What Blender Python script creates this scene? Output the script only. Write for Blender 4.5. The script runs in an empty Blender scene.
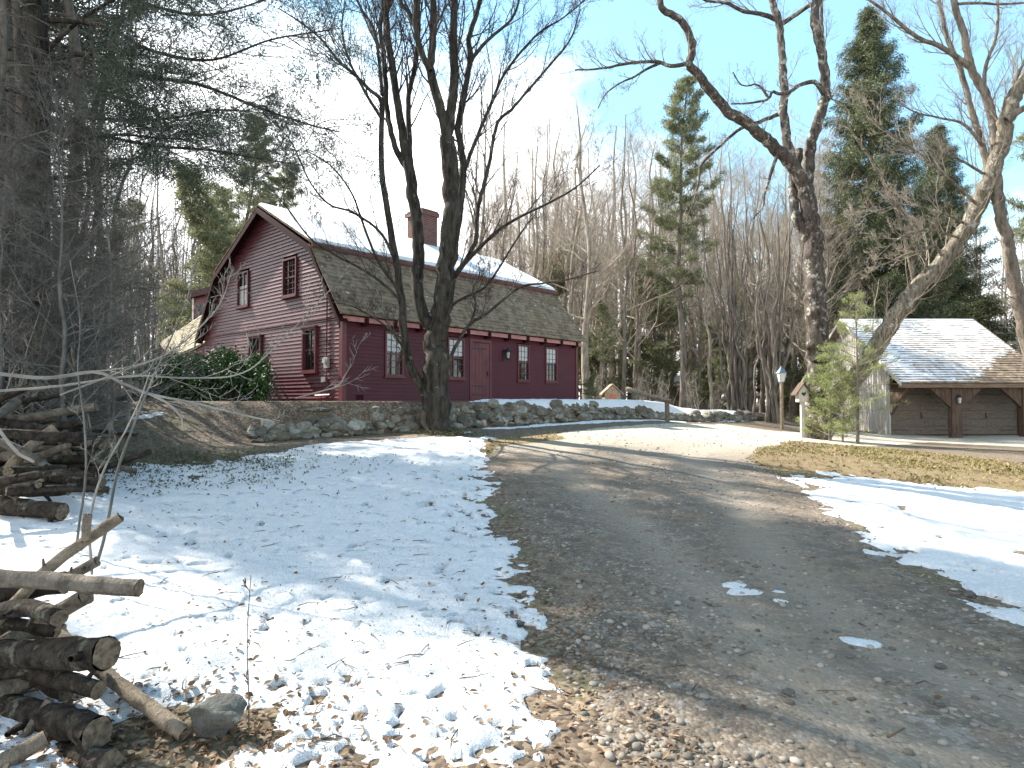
import bpy, math, random
import numpy as np
from math import sin, cos, pi, radians, sqrt, atan2
SC = bpy.context.scene
COL = SC.collection
RG = np.random.default_rng(11)
RND = random.Random(5)
FPX, CX, CY, CAMZ = 640.0, 512.0, 384.0, 1.6
TH = math.atan(17.5/FPX)
V = lambda *a: np.array(a, float)
# ---------------------------------------------------------------- camera helpers
def ray(px, py):
    a, b = (px-CX)/FPX, (CY-py)/FPX
    return V(a, cos(TH)-b*sin(TH), sin(TH)+b*cos(TH))
def at(px, py, Y):
    d = ray(px, py)
    return V(0, 0, CAMZ)+d*(Y/d[1])
# ---------------------------------------------------------------- noise
def _hash(ix, iy, seed):
    h = (ix*374761393+iy*668265263+seed*1442695041).astype(np.int64) & 0xffffffff
    h = ((h ^ (h >> 13))*1274126177) & 0xffffffff
    return ((h ^ (h >> 16)) & 0xffff)/65535.0
def vnoise(x, y, seed=0):
    x = np.asarray(x, float); y = np.asarray(y, float)
    ix = np.floor(x).astype(np.int64); iy = np.floor(y).astype(np.int64)
    fx = x-ix; fy = y-iy
    fx = fx*fx*(3-2*fx); fy = fy*fy*(3-2*fy)
    a = _hash(ix, iy, seed); b = _hash(ix+1, iy, seed); c = _hash(ix, iy+1, seed); d = _hash(ix+1, iy+1, seed)
    return (a+(b-a)*fx)*(1-fy)+(c+(d-c)*fx)*fy
def fbm(x, y, seed=0, octs=4):
    s = 0; a = .5; n = 0
    for k in range(octs):
        s = s+a*vnoise(x*2**k+k*17.3, y*2**k-k*9.1, seed+k); n += a; a *= .5
    return s/n-.5
def sstep(a, b, x):
    t = np.clip((x-a)/(b-a), 0, 1); return t*t*(3-2*t)
# ---------------------------------------------------------------- terrain
CP = np.array([(0,0,0),(-4,0,0),(4,0,0),(0,-15,0),(-15,-10,0),(15,-10,-.1),(0,4,.06),(-3,4,.1),(-5.1,8,.5),(0,8,.3),
 (4,8,.15),(8,9,0),(-2.5,11,.62),(1,12,.55),(3,15,.72),(7,14,.35),(-2.68,15.4,.86),(.8,19.3,.95),(4.3,23.1,1.0),(8,24,.6),
 (11.6,24.5,.17),(12.5,31,.6),(10,20,.25),(15,22,0),(17,29,0),(25,29,0),(20,38,.1),(35,30,0),(15,15,-.05),(30,10,-.2),
 (-5.6,12.6,.8),(-8,9,.75),(-12,8,.9),(-12,16,1.2),(-20,20,1.4),(-40,40,1.5),(0,50,1.3),(0,80,1.35),(30,60,.9),(60,60,.9),
 (-60,80,1.5),(60,100,1.2),(0,130,1.5),(-60,0,.8),(60,0,-.2),(60,30,0),(-40,-30,0),(40,-30,0)], float)
def _K(r2): return .5*r2*np.log(r2+1e-9)
_n = len(CP)
_A = np.zeros((_n+3, _n+3))
_d2 = ((CP[:, None, :2]-CP[None, :, :2])**2).sum(-1)
_A[:_n, :_n] = _K(_d2)+np.eye(_n)*.5
_A[:_n, _n] = 1; _A[:_n, _n+1:] = CP[:, :2]; _A[_n, :_n] = 1; _A[_n+1:, :_n] = CP[:, :2].T
_W = np.linalg.solve(_A, np.r_[CP[:, 2], 0, 0, 0])
ANG = radians(42.3)
E1 = V(sin(ANG), cos(ANG), 0)      # along the house front
E2 = V(-cos(ANG), sin(ANG), 0)     # into the house
HO = V(-4.53, 17.1, 0)
WB = V(-2.68, 15.4, 0)             # foot of the stone wall
def gz(x, y):
    x = np.asarray(x, float); y = np.asarray(y, float); shp = np.broadcast(x, y).shape
    xf = np.broadcast_to(x, shp).ravel(); yf = np.broadcast_to(y, shp).ravel()
    out = np.full(xf.shape, _W[_n])+_W[_n+1]*xf+_W[_n+2]*yf
    for i in range(_n):
        out += _W[i]*_K((xf-CP[i, 0])**2+(yf-CP[i, 1])**2)
    out = np.clip(out, -.4, 1.9)
    rx, ry = xf-WB[0], yf-WB[1]
    s = rx*E1[0]+ry*E1[1]; q = rx*E2[0]+ry*E2[1]
    plat = 1.6-.5*sstep(10.5, 20, s)-.25*sstep(20, 34, s)
    wid = .35+3.2*sstep(-1.2, -5.5, s)+1.3*sstep(12.5, 17, s)
    f = sstep(0, 1, (q+.1*wid)/wid)
    f = f*(1-sstep(26, 34, s))
    far = sstep(34, 50, np.sqrt(rx**2+ry**2))
    out = np.where(plat > out, out+(plat-out)*f*(1-far), out)
    out += .05*fbm(xf*.35, yf*.35, 3)
    return out.reshape(shp)
def gz1(x, y): return float(gz(np.array([x]), np.array([y]))[0])
def atg(px, py):
    d = ray(px, py); o = V(0, 0, CAMZ)
    t = np.linspace(1.5, 90, 9000)
    P = o[None]+d[None]*t[:, None]
    k = np.argmax(P[:, 2] <= gz(P[:, 0], P[:, 1]))
    if P[k, 2] > gz1(P[k, 0], P[k, 1]): k = len(t)-1
    return P[k]
# ---------------------------------------------------------------- object helpers
LOCS = {}
def tag(o, label=None, cat=None, group=None, kind=None):
    if label: o['label'] = label
    if cat: o['category'] = cat
    if group: o['group'] = group
    if kind: o['kind'] = kind
    return o
def thing(name, label, cat, loc, group=None):
    o = bpy.data.objects.new(name, None); COL.objects.link(o)
    o.location = tuple(loc); o.empty_display_size = .2
    LOCS[o.name] = np.array(loc, float)
    return tag(o, label, cat, group)
class MB:
    def __init__(s): s.v = []; s.q = []; s.t = []; s.n = 0; s.tubes = {}
    def add(s, v, q=None, t=None):
        v = np.asarray(v, float).reshape(-1, 3)
        if q is not None and len(q): s.q.append(np.asarray(q, np.int64).reshape(-1, 4)+s.n)
        if t is not None and len(t): s.t.append(np.asarray(t, np.int64).reshape(-1, 3)+s.n)
        s.v.append(v); s.n += len(v)
    def box(s, o, a, b, c):
        o, a, b, c = [np.asarray(k, float) for k in (o, a, b, c)]
        v = [o, o+a, o+a+b, o+b, o+c, o+a+c, o+a+b+c, o+b+c]
        q = [(0,3,2,1),(4,5,6,7),(0,1,5,4),(1,2,6,5),(2,3,7,6),(3,0,4,7)]
        if np.dot(np.cross(a, b), c) < 0: q = [k[::-1] for k in q]
        s.add(v, q)
    def cbox(s, c, sx, sy, sz, rz=0):
        ex, ey = V(cos(rz), sin(rz), 0), V(-sin(rz), cos(rz), 0)
        s.box(np.asarray(c, float)-ex*sx/2-ey*sy/2, ex*sx, ey*sy, V(0, 0, sz))
    def quad(s, a, b, c, d): s.add([a, b, c, d], [(0, 1, 2, 3)])
    def tri(s, a, b, c): s.add([a, b, c], None, [(0, 1, 2)])
    def poly(s, pts, ext):                       # extruded polygon (fan)
        p = np.asarray(pts, float); e = np.asarray(ext, float); n = len(p)
        v = np.r_[p, p+e]
        t = [(0, i+1, i) for i in range(1, n-1)]+[(n, n+i, n+i+1) for i in range(1, n-1)]
        q = [(i, (i+1) % n, (i+1) % n+n, i+n) for i in range(n)]
        s.add(v, q, t)
    def tube(s, P, r, sides=5, rough=0):
        P = np.asarray(P, float); r = np.asarray(r, float)
        if r.ndim == 0: r = np.full(len(P), float(r))
        s.tubes.setdefault((len(P), sides, rough), []).append((P, r))
    def cone(s, c, r0, r1, h, n=12, rz=0, cap=True):
        c = np.asarray(c, float); a = np.arange(n)*2*pi/n+rz
        ring = np.c_[np.cos(a), np.sin(a), 0*a]
        v = np.r_[c+ring*r0, c+ring*r1+V(0, 0, h), [c], [c+V(0, 0, h)]]
        q = [(i, (i+1) % n, (i+1) % n+n, i+n) for i in range(n)]
        t = [((i+1) % n, i, 2*n) for i in range(n)]+[(i+n, (i+1) % n+n, 2*n+1) for i in range(n)] if cap else None
        s.add(v, q, t)
    def _flush(s):
        for (P, S, rough), L in s.tubes.items():
            pts = np.stack([a for a, _ in L]); rad = np.stack([b for _, b in L]); N = len(L)
            tg = np.gradient(pts, axis=1); tg /= np.linalg.norm(tg, axis=2, keepdims=True)+1e-9
            m = pts[:, -1]-pts[:, 0]; m /= np.linalg.norm(m, axis=1, keepdims=True)+1e-9
            ref = np.where(np.abs(m[:, 2:3]) > .8, V(1, 0.13, 0)[None], V(.1, .05, 1)[None])
            a = np.cross(tg, ref[:, None, :]); a /= np.linalg.norm(a, axis=2, keepdims=True)+1e-9
            b = np.cross(tg, a)
            th = np.arange(S)*2*pi/S
            R = rad[:, :, None]*np.ones(S)
            if rough:
                off = RG.random((N, 1, 1))*50
                k = np.arange(P)[None, :, None]
                R = R*(1+rough*2*fbm(k*.55+off, np.cos(th)[None, None]*1.6+np.sin(th)[None, None]*3.1+off*2, 5, 2))
            ring = pts[:, :, None, :]+R[..., None]*(np.cos(th)[None, None, :, None]*a[:, :, None, :]+np.sin(th)[None, None, :, None]*b[:, :, None, :])
            v = ring.reshape(-1, 3)
            j = np.arange(S); j2 = (j+1) % S
            base = (np.arange(P-1)*S)[:, None]
            q = np.stack([base+j, base+S+j, base+S+j2, base+j2], -1).reshape(-1, 4)
            q = (q[None]+(np.arange(N)*P*S)[:, None, None]).reshape(-1, 4)
            s.add(v, q)
        s.tubes = {}
    def build(s, name, mat, parent=None, loc=None, smooth=False, mesh_only=False):
        s._flush()
        v = np.concatenate(s.v) if s.v else np.zeros((0, 3))
        if parent is not None: L = LOCS[parent.name]
        elif loc is not None: L = np.array(loc, float)
        else: L = np.zeros(3)
        v = v-L
        q = np.concatenate(s.q) if s.q else np.zeros((0, 4), np.int64)
        t = np.concatenate(s.t) if s.t else np.zeros((0, 3), np.int64)
        me = bpy.data.meshes.new(name)
        me.vertices.add(len(v)); me.vertices.foreach_set('co', v.astype(np.float32).ravel())
        me.loops.add(q.size+t.size); me.loops.foreach_set('vertex_index', np.r_[q.ravel(), t.ravel()].astype(np.int32))
        me.polygons.add(len(q)+len(t))
        st = np.r_[np.arange(len(q))*4, q.size+np.arange(len(t))*3].astype(np.int32)
        me.polygons.foreach_set('loop_start', st)
        me.polygons.foreach_set('use_smooth', np.full(len(st), smooth))
        me.update(calc_edges=True)
        me.materials.append(mat)
        o = bpy.data.objects.new(name, me); COL.objects.link(o)
        if parent is not None: o.parent = parent; LOCS[o.name] = L
        else: o.location = tuple(L); LOCS[o.name] = L
        return o
def copy_tree(root, kids, loc, rz, sc, label=None, group=None):
    r = root.copy(); COL.objects.link(r); r.location = tuple(loc); r.rotation_euler = (0, 0, rz); r.scale = sc
    if label: r['label'] = label
    if group: r['group'] = group
    for ch in kids:
        c = ch.copy(); COL.objects.link(c); c.parent = r
    return r
def spline(P, n):
    """Catmull-Rom through rows of P (any columns), n samples."""
    P = np.asarray(P, float)
    if len(P) == 2: 
        t = np.linspace(0, 1, n)[:, None]; return P[0]*(1-t)+P[1]*t
    d = np.r_[0, np.cumsum(np.linalg.norm(np.diff(P[:, :3], axis=0), axis=1))]+np.arange(len(P))*1e-6
    Q = np.vstack([2*P[0]-P[1], P, 2*P[-1]-P[-2]])
    u = np.linspace(0, d[-1], n); out = []
    for x in u:
        i = min(max(int(np.searchsorted(d, x)-1), 0), len(P)-2)
        t = (x-d[i])/(d[i+1]-d[i]+1e-12)
        p0, p1, p2, p3 = Q[i], Q[i+1], Q[i+2], Q[i+3]
        out.append(.5*((2*p1)+(-p0+p2)*t+(2*p0-5*p1+4*p2-p3)*t*t+(-p0+3*p1-3*p2+p3)*t**3))
    return np.array(out)
# ---------------------------------------------------------------- materials
def newmat(name):
    m = bpy.data.materials.new(name); m.use_nodes = True
    nt = m.node_tree; nt.nodes.clear()
    out = nt.nodes.new('ShaderNodeOutputMaterial'); b = nt.nodes.new('ShaderNodeBsdfPrincipled')
    nt.links.new(b.outputs[0], out.inputs[0])
    return m, nt, b
def N(nt, typ, **kw):
    n = nt.nodes.new(typ)
    for k, v in kw.items(): setattr(n, k, v)
    return n
def coords(nt, stretch=(1, 1, 1)):
    tc = N(nt, 'ShaderNodeTexCoord'); mp = N(nt, 'ShaderNodeMapping'); mp.inputs['Scale'].default_value = stretch
    nt.links.new(tc.outputs['Object'], mp.inputs[0]); return mp.outputs[0]
def noise(nt, co, scale, detail=5, rough=.6):
    n = N(nt, 'ShaderNodeTexNoise'); n.inputs['Scale'].default_value = scale; n.inputs['Detail'].default_value = detail
    n.inputs['Roughness'].default_value = rough; nt.links.new(co, n.inputs['Vector']); return n.outputs['Fac']
def ramp(nt, fac, stops):
    r = N(nt, 'ShaderNodeValToRGB'); e = r.color_ramp.elements
    while len(e) > len(stops): e.remove(e[-1])
    while len(e) < len(stops): e.new(.5)
    for k, (p, c) in enumerate(stops):
        e[k].position = p; e[k].color = (*c, 1) if len(c) == 3 else c
    nt.links.new(fac, r.inputs[0]); return r.outputs[0]
def mix(nt, fac, a, b):
    m = N(nt, 'ShaderNodeMix', data_type='RGBA')
    for sock, val in ((m.inputs[0], fac), (m.inputs[6], a), (m.inputs[7], b)):
        if hasattr(val, 'is_linked'): nt.links.new(val, sock)
        elif isinstance(val, tuple): sock.default_value = (*val, 1)
        else: sock.default_value = val
    return m.outputs[2]
def bump(nt, b, h, strength=.4, dist=.02):
    n = N(nt, 'ShaderNodeBump'); n.inputs['Strength'].default_value = strength; n.inputs['Distance'].default_value = dist
    nt.links.new(h, n.inputs['Height']); nt.links.new(n.outputs[0], b.inputs['Normal'])
def simple(name, c1, c2=None, scale=4, rough=.8, bmp=.3, stretch=(1, 1, 1), c3=None, spec=.3, fine=0, dist=.02, metal=0):
    m, nt, b = newmat(name)
    b.inputs['Roughness'].default_value = rough; b.inputs['Specular IOR Level'].default_value = spec; b.inputs['Metallic'].default_value = metal
    if c2 is None: b.inputs['Base Color'].default_value = (*c1, 1); return m
    co = coords(nt, stretch); f = noise(nt, co, scale)
    st = [(.34, c1), (.66, c2)] if c3 is None else [(.3, c1), (.5, c2), (.68, c3)]
    c = ramp(nt, f, st)
    if fine:
        g = noise(nt, co, fine, 3); c = mix(nt, ramp(nt, g, [(.4, (0, 0, 0)), (.62, (.55, .55, .55))]), c, tuple(x*.45 for x in c1))
        if bmp: bump(nt, b, g, bmp, dist)
    elif bmp: bump(nt, b, f, bmp, dist)
    nt.links.new(c, b.inputs['Base Color'])
    return m
def varied(name, cols, rough=.7, spec=.3, scale=.9, trans=0):
    """leaf-like material: colour varies per loose piece and with position"""
    m, nt, b = newmat(name)
    g = N(nt, 'ShaderNodeNewGeometry'); r = g.outputs['Random Per Island']
    n = noise(nt, coords(nt), scale, 2)
    a = N(nt, 'ShaderNodeMath', operation='MULTIPLY_ADD'); nt.links.new(r, a.inputs[0]); a.inputs[1].default_value = .6
    k = N(nt, 'ShaderNodeMath', operation='MULTIPLY'); nt.links.new(n, k.inputs[0]); k.inputs[1].default_value = .45
    nt.links.new(k.outputs[0], a.inputs[2])
    c = ramp(nt, a.outputs[0], [((i+.3)/len(cols), x) for i, x in enumerate(cols)])
    nt.links.new(c, b.inputs['Base Color'])
    b.inputs['Roughness'].default_value = rough; b.inputs['Specular IOR Level'].default_value = spec
    if trans:
        t = N(nt, 'ShaderNodeBsdfTranslucent'); nt.links.new(c, t.inputs[0])
        ms = N(nt, 'ShaderNodeMixShader'); ms.inputs[0].default_value = trans
        nt.links.new(b.outputs[0], ms.inputs[1]); nt.links.new(t.outputs[0], ms.inputs[2])
        nt.links.new(ms.outputs[0], nt.nodes['Material Output'].inputs[0])
    return m
# ================================================================ MATERIALS
def bark_mat(name, dark, light, lichen=None, lf=.5, sc=9, st=(1, 1, .22)):
    m, nt, b = newmat(name)
    co = coords(nt, st); f = noise(nt, co, sc, 6, .7)
    c = ramp(nt, f, [(.36, dark), (.62, light)])
    if lichen:
        g = noise(nt, coords(nt), 3.1, 5, .75)
        c = mix(nt, ramp(nt, g, [(lf, (0, 0, 0)), (lf+.06, (1, 1, 1))]), c, lichen)
    nt.links.new(c, b.inputs['Base Color']); b.inputs['Roughness'].default_value = .9; b.inputs['Specular IOR Level'].default_value = .15
    h2 = noise(nt, coords(nt, (1, 1, .45)), sc*4.5, 4, .7); ad = N(nt, 'ShaderNodeMath', operation='ADD'); nt.links.new(f, ad.inputs[0]); nt.links.new(h2, ad.inputs[1])
    bump(nt, b, ad.outputs[0], 1.0, .035); return m
BARK_DARK = bark_mat('dark_bark', (.018,.015,.012), (.085,.075,.06), (.15,.15,.12), .60)
BARK_CHERRY = bark_mat('cherry_bark', (.03,.025,.022), (.13,.108,.09), (.34,.33,.28), .55, 10)
BARK_PALE = bark_mat('pale_bark', (.07,.06,.045), (.27,.235,.18), (.40,.39,.33), .56, 11)
BARK_GREY = bark_mat('grey_bark', (.075,.063,.052), (.25,.215,.175), None, sc=5)
BARK_TAN = bark_mat('tan_bark', (.15,.125,.095), (.38,.33,.26), None, sc=5)
TWIG_DARK = simple('dark_twigs', (.03,.025,.022), (.09,.07,.06), 3, .9, 0)
TWIG_GREY = simple('grey_twigs', (.15,.135,.115), (.35,.315,.265), 3, .9, 0)
TWIG_SHADE = simple('grey_brown_twigs', (.065,.062,.056), (.17,.16,.14), 3, .9, 0)
TWIG_TAN = simple('tan_twigs', (.23,.19,.15), (.45,.385,.305), 3, .9, 0)
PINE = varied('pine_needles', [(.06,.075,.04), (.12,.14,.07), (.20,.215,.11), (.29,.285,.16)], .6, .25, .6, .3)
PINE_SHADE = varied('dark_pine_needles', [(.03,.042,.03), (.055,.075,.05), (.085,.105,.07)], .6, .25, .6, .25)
SPRUCE = varied('spruce_needles', [(.022,.032,.018), (.06,.075,.034), (.15,.165,.075)], .6, .25, .5, .15)
YOUNG = varied('young_pine_needles', [(.12,.165,.05), (.21,.255,.085), (.34,.36,.16)], .5, .3, 2, .35)
RHODO = varied('glossy_evergreen_leaves', [(.015,.04,.012), (.03,.075,.02), (.06,.11,.035)], .65, .2, 2, .06)
LITTER = varied('dead_leaves', [(.06,.036,.022), (.125,.075,.042), (.21,.135,.08), (.34,.25,.165)], .8, .2, 3, .15)
GRASS = varied('grass_blades', [(.10,.13,.03), (.20,.21,.06), (.32,.27,.12), (.38,.31,.17)], .8, .2, 1.2, .25)
STONES = varied('gravel_stones', [(.07,.06,.048), (.13,.112,.09), (.21,.185,.15), (.33,.295,.25)], .85, .2, 2)
TWIGS_GROUND = varied('fallen_twigs', [(.04,.03,.022), (.09,.065,.045), (.17,.13,.09)], .9, .1, 2)
WALLSTONE = None
def stone_mat(name, cols, sc=3):
    m, nt, b = newmat(name)
    g = N(nt, 'ShaderNodeNewGeometry')
    base = ramp(nt, g.outputs['Random Per Island'], [(i/(len(cols)-1), c) for i, c in enumerate(cols)])
    co = coords(nt); f = noise(nt, co, sc*3, 6, .7); l = noise(nt, co, sc*1.3, 4, .7)
    c = mix(nt, ramp(nt, f, [(.35, (.0, .0, .0)), (.7, (.75, .75, .75))]), base, (.05,.048,.04))
    c = mix(nt, ramp(nt, l, [(.56, (0, 0, 0)), (.63, (.8, .8, .8))]), c, (.30,.31,.25))
    nt.links.new(c, b.inputs['Base Color']); b.inputs['Roughness'].default_value = .9
    bump(nt, b, f, .9, .05); return m
WALLSTONE = stone_mat('field_stone', [(.09,.078,.055), (.22,.19,.14), (.14,.12,.085), (.31,.28,.215), (.17,.145,.10), (.46,.43,.36)])
ROCK = stone_mat('grey_rock', [(.10,.10,.085), (.15,.145,.125)], 6)
# painted clapboards
def paint(name, c1, c2, rough=.55):
    return simple(name, c1, c2, 1.3, rough, .25, c3=None, spec=.35, fine=45, dist=.004)
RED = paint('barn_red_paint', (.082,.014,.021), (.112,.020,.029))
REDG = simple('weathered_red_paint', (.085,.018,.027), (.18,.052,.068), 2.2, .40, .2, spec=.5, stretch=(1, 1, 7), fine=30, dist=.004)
REDTRIM = simple('red_trim_paint', (.092,.018,.023), (.135,.030,.035), 3, .45, .15, spec=.45)
PINKTRIM = simple('faded_cornice_paint', (.36,.16,.15), (.46,.22,.20), 3, .5, .1)
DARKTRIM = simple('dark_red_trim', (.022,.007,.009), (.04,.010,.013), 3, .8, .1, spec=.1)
IRON = simple('black_iron', (.012,.012,.013), (.03,.028,.026), 20, .5, .1, spec=.5)
METALG = simple('grey_metal', (.30,.31,.30), (.42,.42,.40), 8, .45, .05, metal=.3)
WHITE = simple('white_paint', (.62,.62,.58), (.72,.72,.68), 5, .6, .1)
def shingle(name, cols, sc, moss=None, mf=.55, snow=False):
    m, nt, b = newmat(name)
    co = coords(nt); v = N(nt, 'ShaderNodeTexVoronoi'); v.inputs['Scale'].default_value = sc; nt.links.new(co, v.inputs['Vector'])
    sep = N(nt, 'ShaderNodeSeparateColor'); nt.links.new(v.outputs['Color'], sep.inputs[0])
    c = ramp(nt, sep.outputs[0], [(i/(len(cols)-1), k) for i, k in enumerate(cols)])
    f = noise(nt, co, 1.1, 6, .75)
    if moss: c = mix(nt, ramp(nt, f, [(mf, (0, 0, 0)), (mf+.12, (.8, .8, .8))]), c, moss)
    g = noise(nt, co, 4.2, 5, .8)
    if snow: c = mix(nt, ramp(nt, g, [(.645, (0, 0, 0)), (.665, (1, 1, 1))]), c, (.75, .78, .8))
    nt.links.new(c, b.inputs['Base Color']); b.inputs['Roughness'].default_value = .9
    bump(nt, b, sep.outputs[1], .35, .012); return m
SHING_DARK = shingle('mossy_shingles', [(.115,.084,.05), (.19,.143,.09), (.27,.205,.135), (.15,.11,.066)], 6.5, (.14,.115,.05), .58, True)
SHING_TAN = shingle('tan_shingles', [(.16,.13,.08), (.30,.25,.16), (.23,.19,.12)], 6, (.20,.22,.09), .55)
SHING_BRN = shingle('brown_cedar_shingles', [(.13,.095,.065), (.22,.165,.115), (.30,.23,.16), (.17,.12,.08)], 6)
def brick():
    m, nt, b = newmat('old_red_brick')
    tc = N(nt, 'ShaderNodeTexCoord'); sp = N(nt, 'ShaderNodeSeparateXYZ'); nt.links.new(tc.outputs['Object'], sp.inputs[0])
    ad = N(nt, 'ShaderNodeMath', operation='ADD'); nt.links.new(sp.outputs[0], ad.inputs[0]); nt.links.new(sp.outputs[1], ad.inputs[1])
    cb = N(nt, 'ShaderNodeCombineXYZ'); nt.links.new(ad.outputs[0], cb.inputs[0]); nt.links.new(sp.outputs[2], cb.inputs[1])
    t = N(nt, 'ShaderNodeTexBrick'); t.inputs['Scale'].default_value = 1; t.inputs['Brick Width'].default_value = .22; t.inputs['Row Height'].default_value = .075
    t.inputs['Mortar Size'].default_value = .008; t.inputs['Color1'].default_value = (.10,.036,.030,1); t.inputs['Color2'].default_value = (.16,.062,.05,1); t.inputs['Mortar'].default_value = (.17,.14,.125,1)
    nt.links.new(cb.outputs[0], t.inputs['Vector']); nt.links.new(t.outputs[0], b.inputs['Base Color']); b.inputs['Roughness'].default_value = .9
    bump(nt, b, t.outputs['Fac'], .5, -.01); return m
BRICK = brick()
def glass():
    m, nt, b = newmat('window_glass')
    b.inputs['Base Color'].default_value = (.012,.014,.016,1); b.inputs['Roughness'].default_value = .03; b.inputs['IOR'].default_value = 1.6
    b.inputs['Specular IOR Level'].default_value = .5
    bump(nt, b, noise(nt, coords(nt), 2.2, 2), .05, .02); return m
GLASS = glass()
PALE_PANEL = simple('pale_panel', (.42,.44,.42), (.50,.52,.5), 2, .3, 0, spec=.6)  # pale tone of the gable blind and the front windows' sky reflection
PLANK = simple('weathered_planks', (.10,.083,.065), (.21,.18,.145), 2.2, .85, .3, stretch=(1.2, 1.2, 9), c3=(.15,.125,.10), fine=9)
PALEWOOD = simple('silvered_boards', (.36,.335,.295), (.56,.53,.48), 5, .8, .3, stretch=(6, 6, .5))
TIMBER = simple('brown_timber', (.055,.035,.024), (.13,.09,.062), 4, .85, .5, stretch=(5, 5, .6))
TIMBERH = simple('brown_beam', (.12,.08,.055), (.24,.17,.12), 4, .85, .5, stretch=(.6, 5, 5))
LOGBARK = bark_mat('log_bark', (.014,.011,.009), (.075,.06,.045), (.16,.15,.11), .60, 14, (1, 1, 1))
LOGPALE = bark_mat('bare_log_wood', (.17,.13,.09), (.36,.29,.21), None, sc=12, st=(1, 1, 1))
LOGGREY = bark_mat('grey_log', (.10,.085,.065), (.25,.21,.165), None, sc=11, st=(1, 1, 1))
CUT = simple('cut_log_end', (.06,.043,.03), (.20,.15,.10), 30, .9, .5)
REDDOOR = simple('orange_red_door', (.30,.09,.04), (.36,.12,.06), 4, .7, .1)
# snow
def snow_mat(name='snow_cover', dirt_and_shade=.5):
    m, nt, b = newmat(name)
    co = coords(nt); f = noise(nt, co, 14, 6, .75); g = noise(nt, co, 2.3, 5, .7); h = noise(nt, co, 70, 3, .7)
    c = ramp(nt, g, [(.3, (.86,.87,.88)), (.6, (.93,.935,.94))])
    if dirt_and_shade:
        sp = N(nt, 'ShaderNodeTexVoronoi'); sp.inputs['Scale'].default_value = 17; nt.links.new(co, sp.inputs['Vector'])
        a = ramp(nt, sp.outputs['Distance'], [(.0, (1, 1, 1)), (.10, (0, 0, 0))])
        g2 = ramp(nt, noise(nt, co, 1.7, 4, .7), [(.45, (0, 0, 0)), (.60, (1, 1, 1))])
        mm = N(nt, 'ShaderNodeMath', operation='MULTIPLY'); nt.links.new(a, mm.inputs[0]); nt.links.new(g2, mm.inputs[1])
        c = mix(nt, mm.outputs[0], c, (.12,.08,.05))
    nt.links.new(c, b.inputs['Base Color']); b.inputs['Roughness'].default_value = .65; b.inputs['Specular IOR Level'].default_value = .25
    ad = N(nt, 'ShaderNodeMath', operation='ADD'); nt.links.new(f, ad.inputs[0]); nt.links.new(h, ad.inputs[1])
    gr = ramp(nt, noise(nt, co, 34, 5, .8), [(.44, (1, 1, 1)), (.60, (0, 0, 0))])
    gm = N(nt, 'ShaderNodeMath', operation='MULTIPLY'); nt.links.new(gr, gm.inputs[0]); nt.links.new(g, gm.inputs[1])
    if dirt_and_shade: nt.links.new(mix(nt, gm.outputs[0], c, (.66,.65,.62)), b.inputs['Base Color'])  # greyer grain painted in for the small mottled shadows of the snow
    bump(nt, b, ad.outputs[0], .9, .035)
    return m
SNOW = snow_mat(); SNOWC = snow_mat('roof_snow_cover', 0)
def ground_mat():
    m, nt, b = newmat('leaf_covered_earth')
    co = coords(nt); v = N(nt, 'ShaderNodeTexVoronoi'); v.inputs['Scale'].default_value = 34; nt.links.new(co, v.inputs['Vector'])
    sep = N(nt, 'ShaderNodeSeparateColor'); nt.links.new(v.outputs['Color'], sep.inputs[0])
    c = ramp(nt, sep.outputs[0], [(0, (.05,.033,.022)), (.35, (.10,.07,.045)), (.7, (.165,.12,.078)), (1, (.27,.20,.135))])
    g = noise(nt, co, .8, 6, .7)
    c = mix(nt, ramp(nt, g, [(.50, (0, 0, 0)), (.62, (.65, .65, .65))]), c, (.13,.118,.055))
    c = mix(nt, ramp(nt, noise(nt, co, 6, 6, .75), [(.5, (0, 0, 0)), (.65, (.6, .6, .6))]), c, (.07,.05,.035))
    nt.links.new(c, b.inputs['Base Color']); b.inputs['Roughness'].default_value = .95
    bump(nt, b, v.outputs['Distance'], .3, -.02); return m
GROUND = ground_mat()
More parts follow.
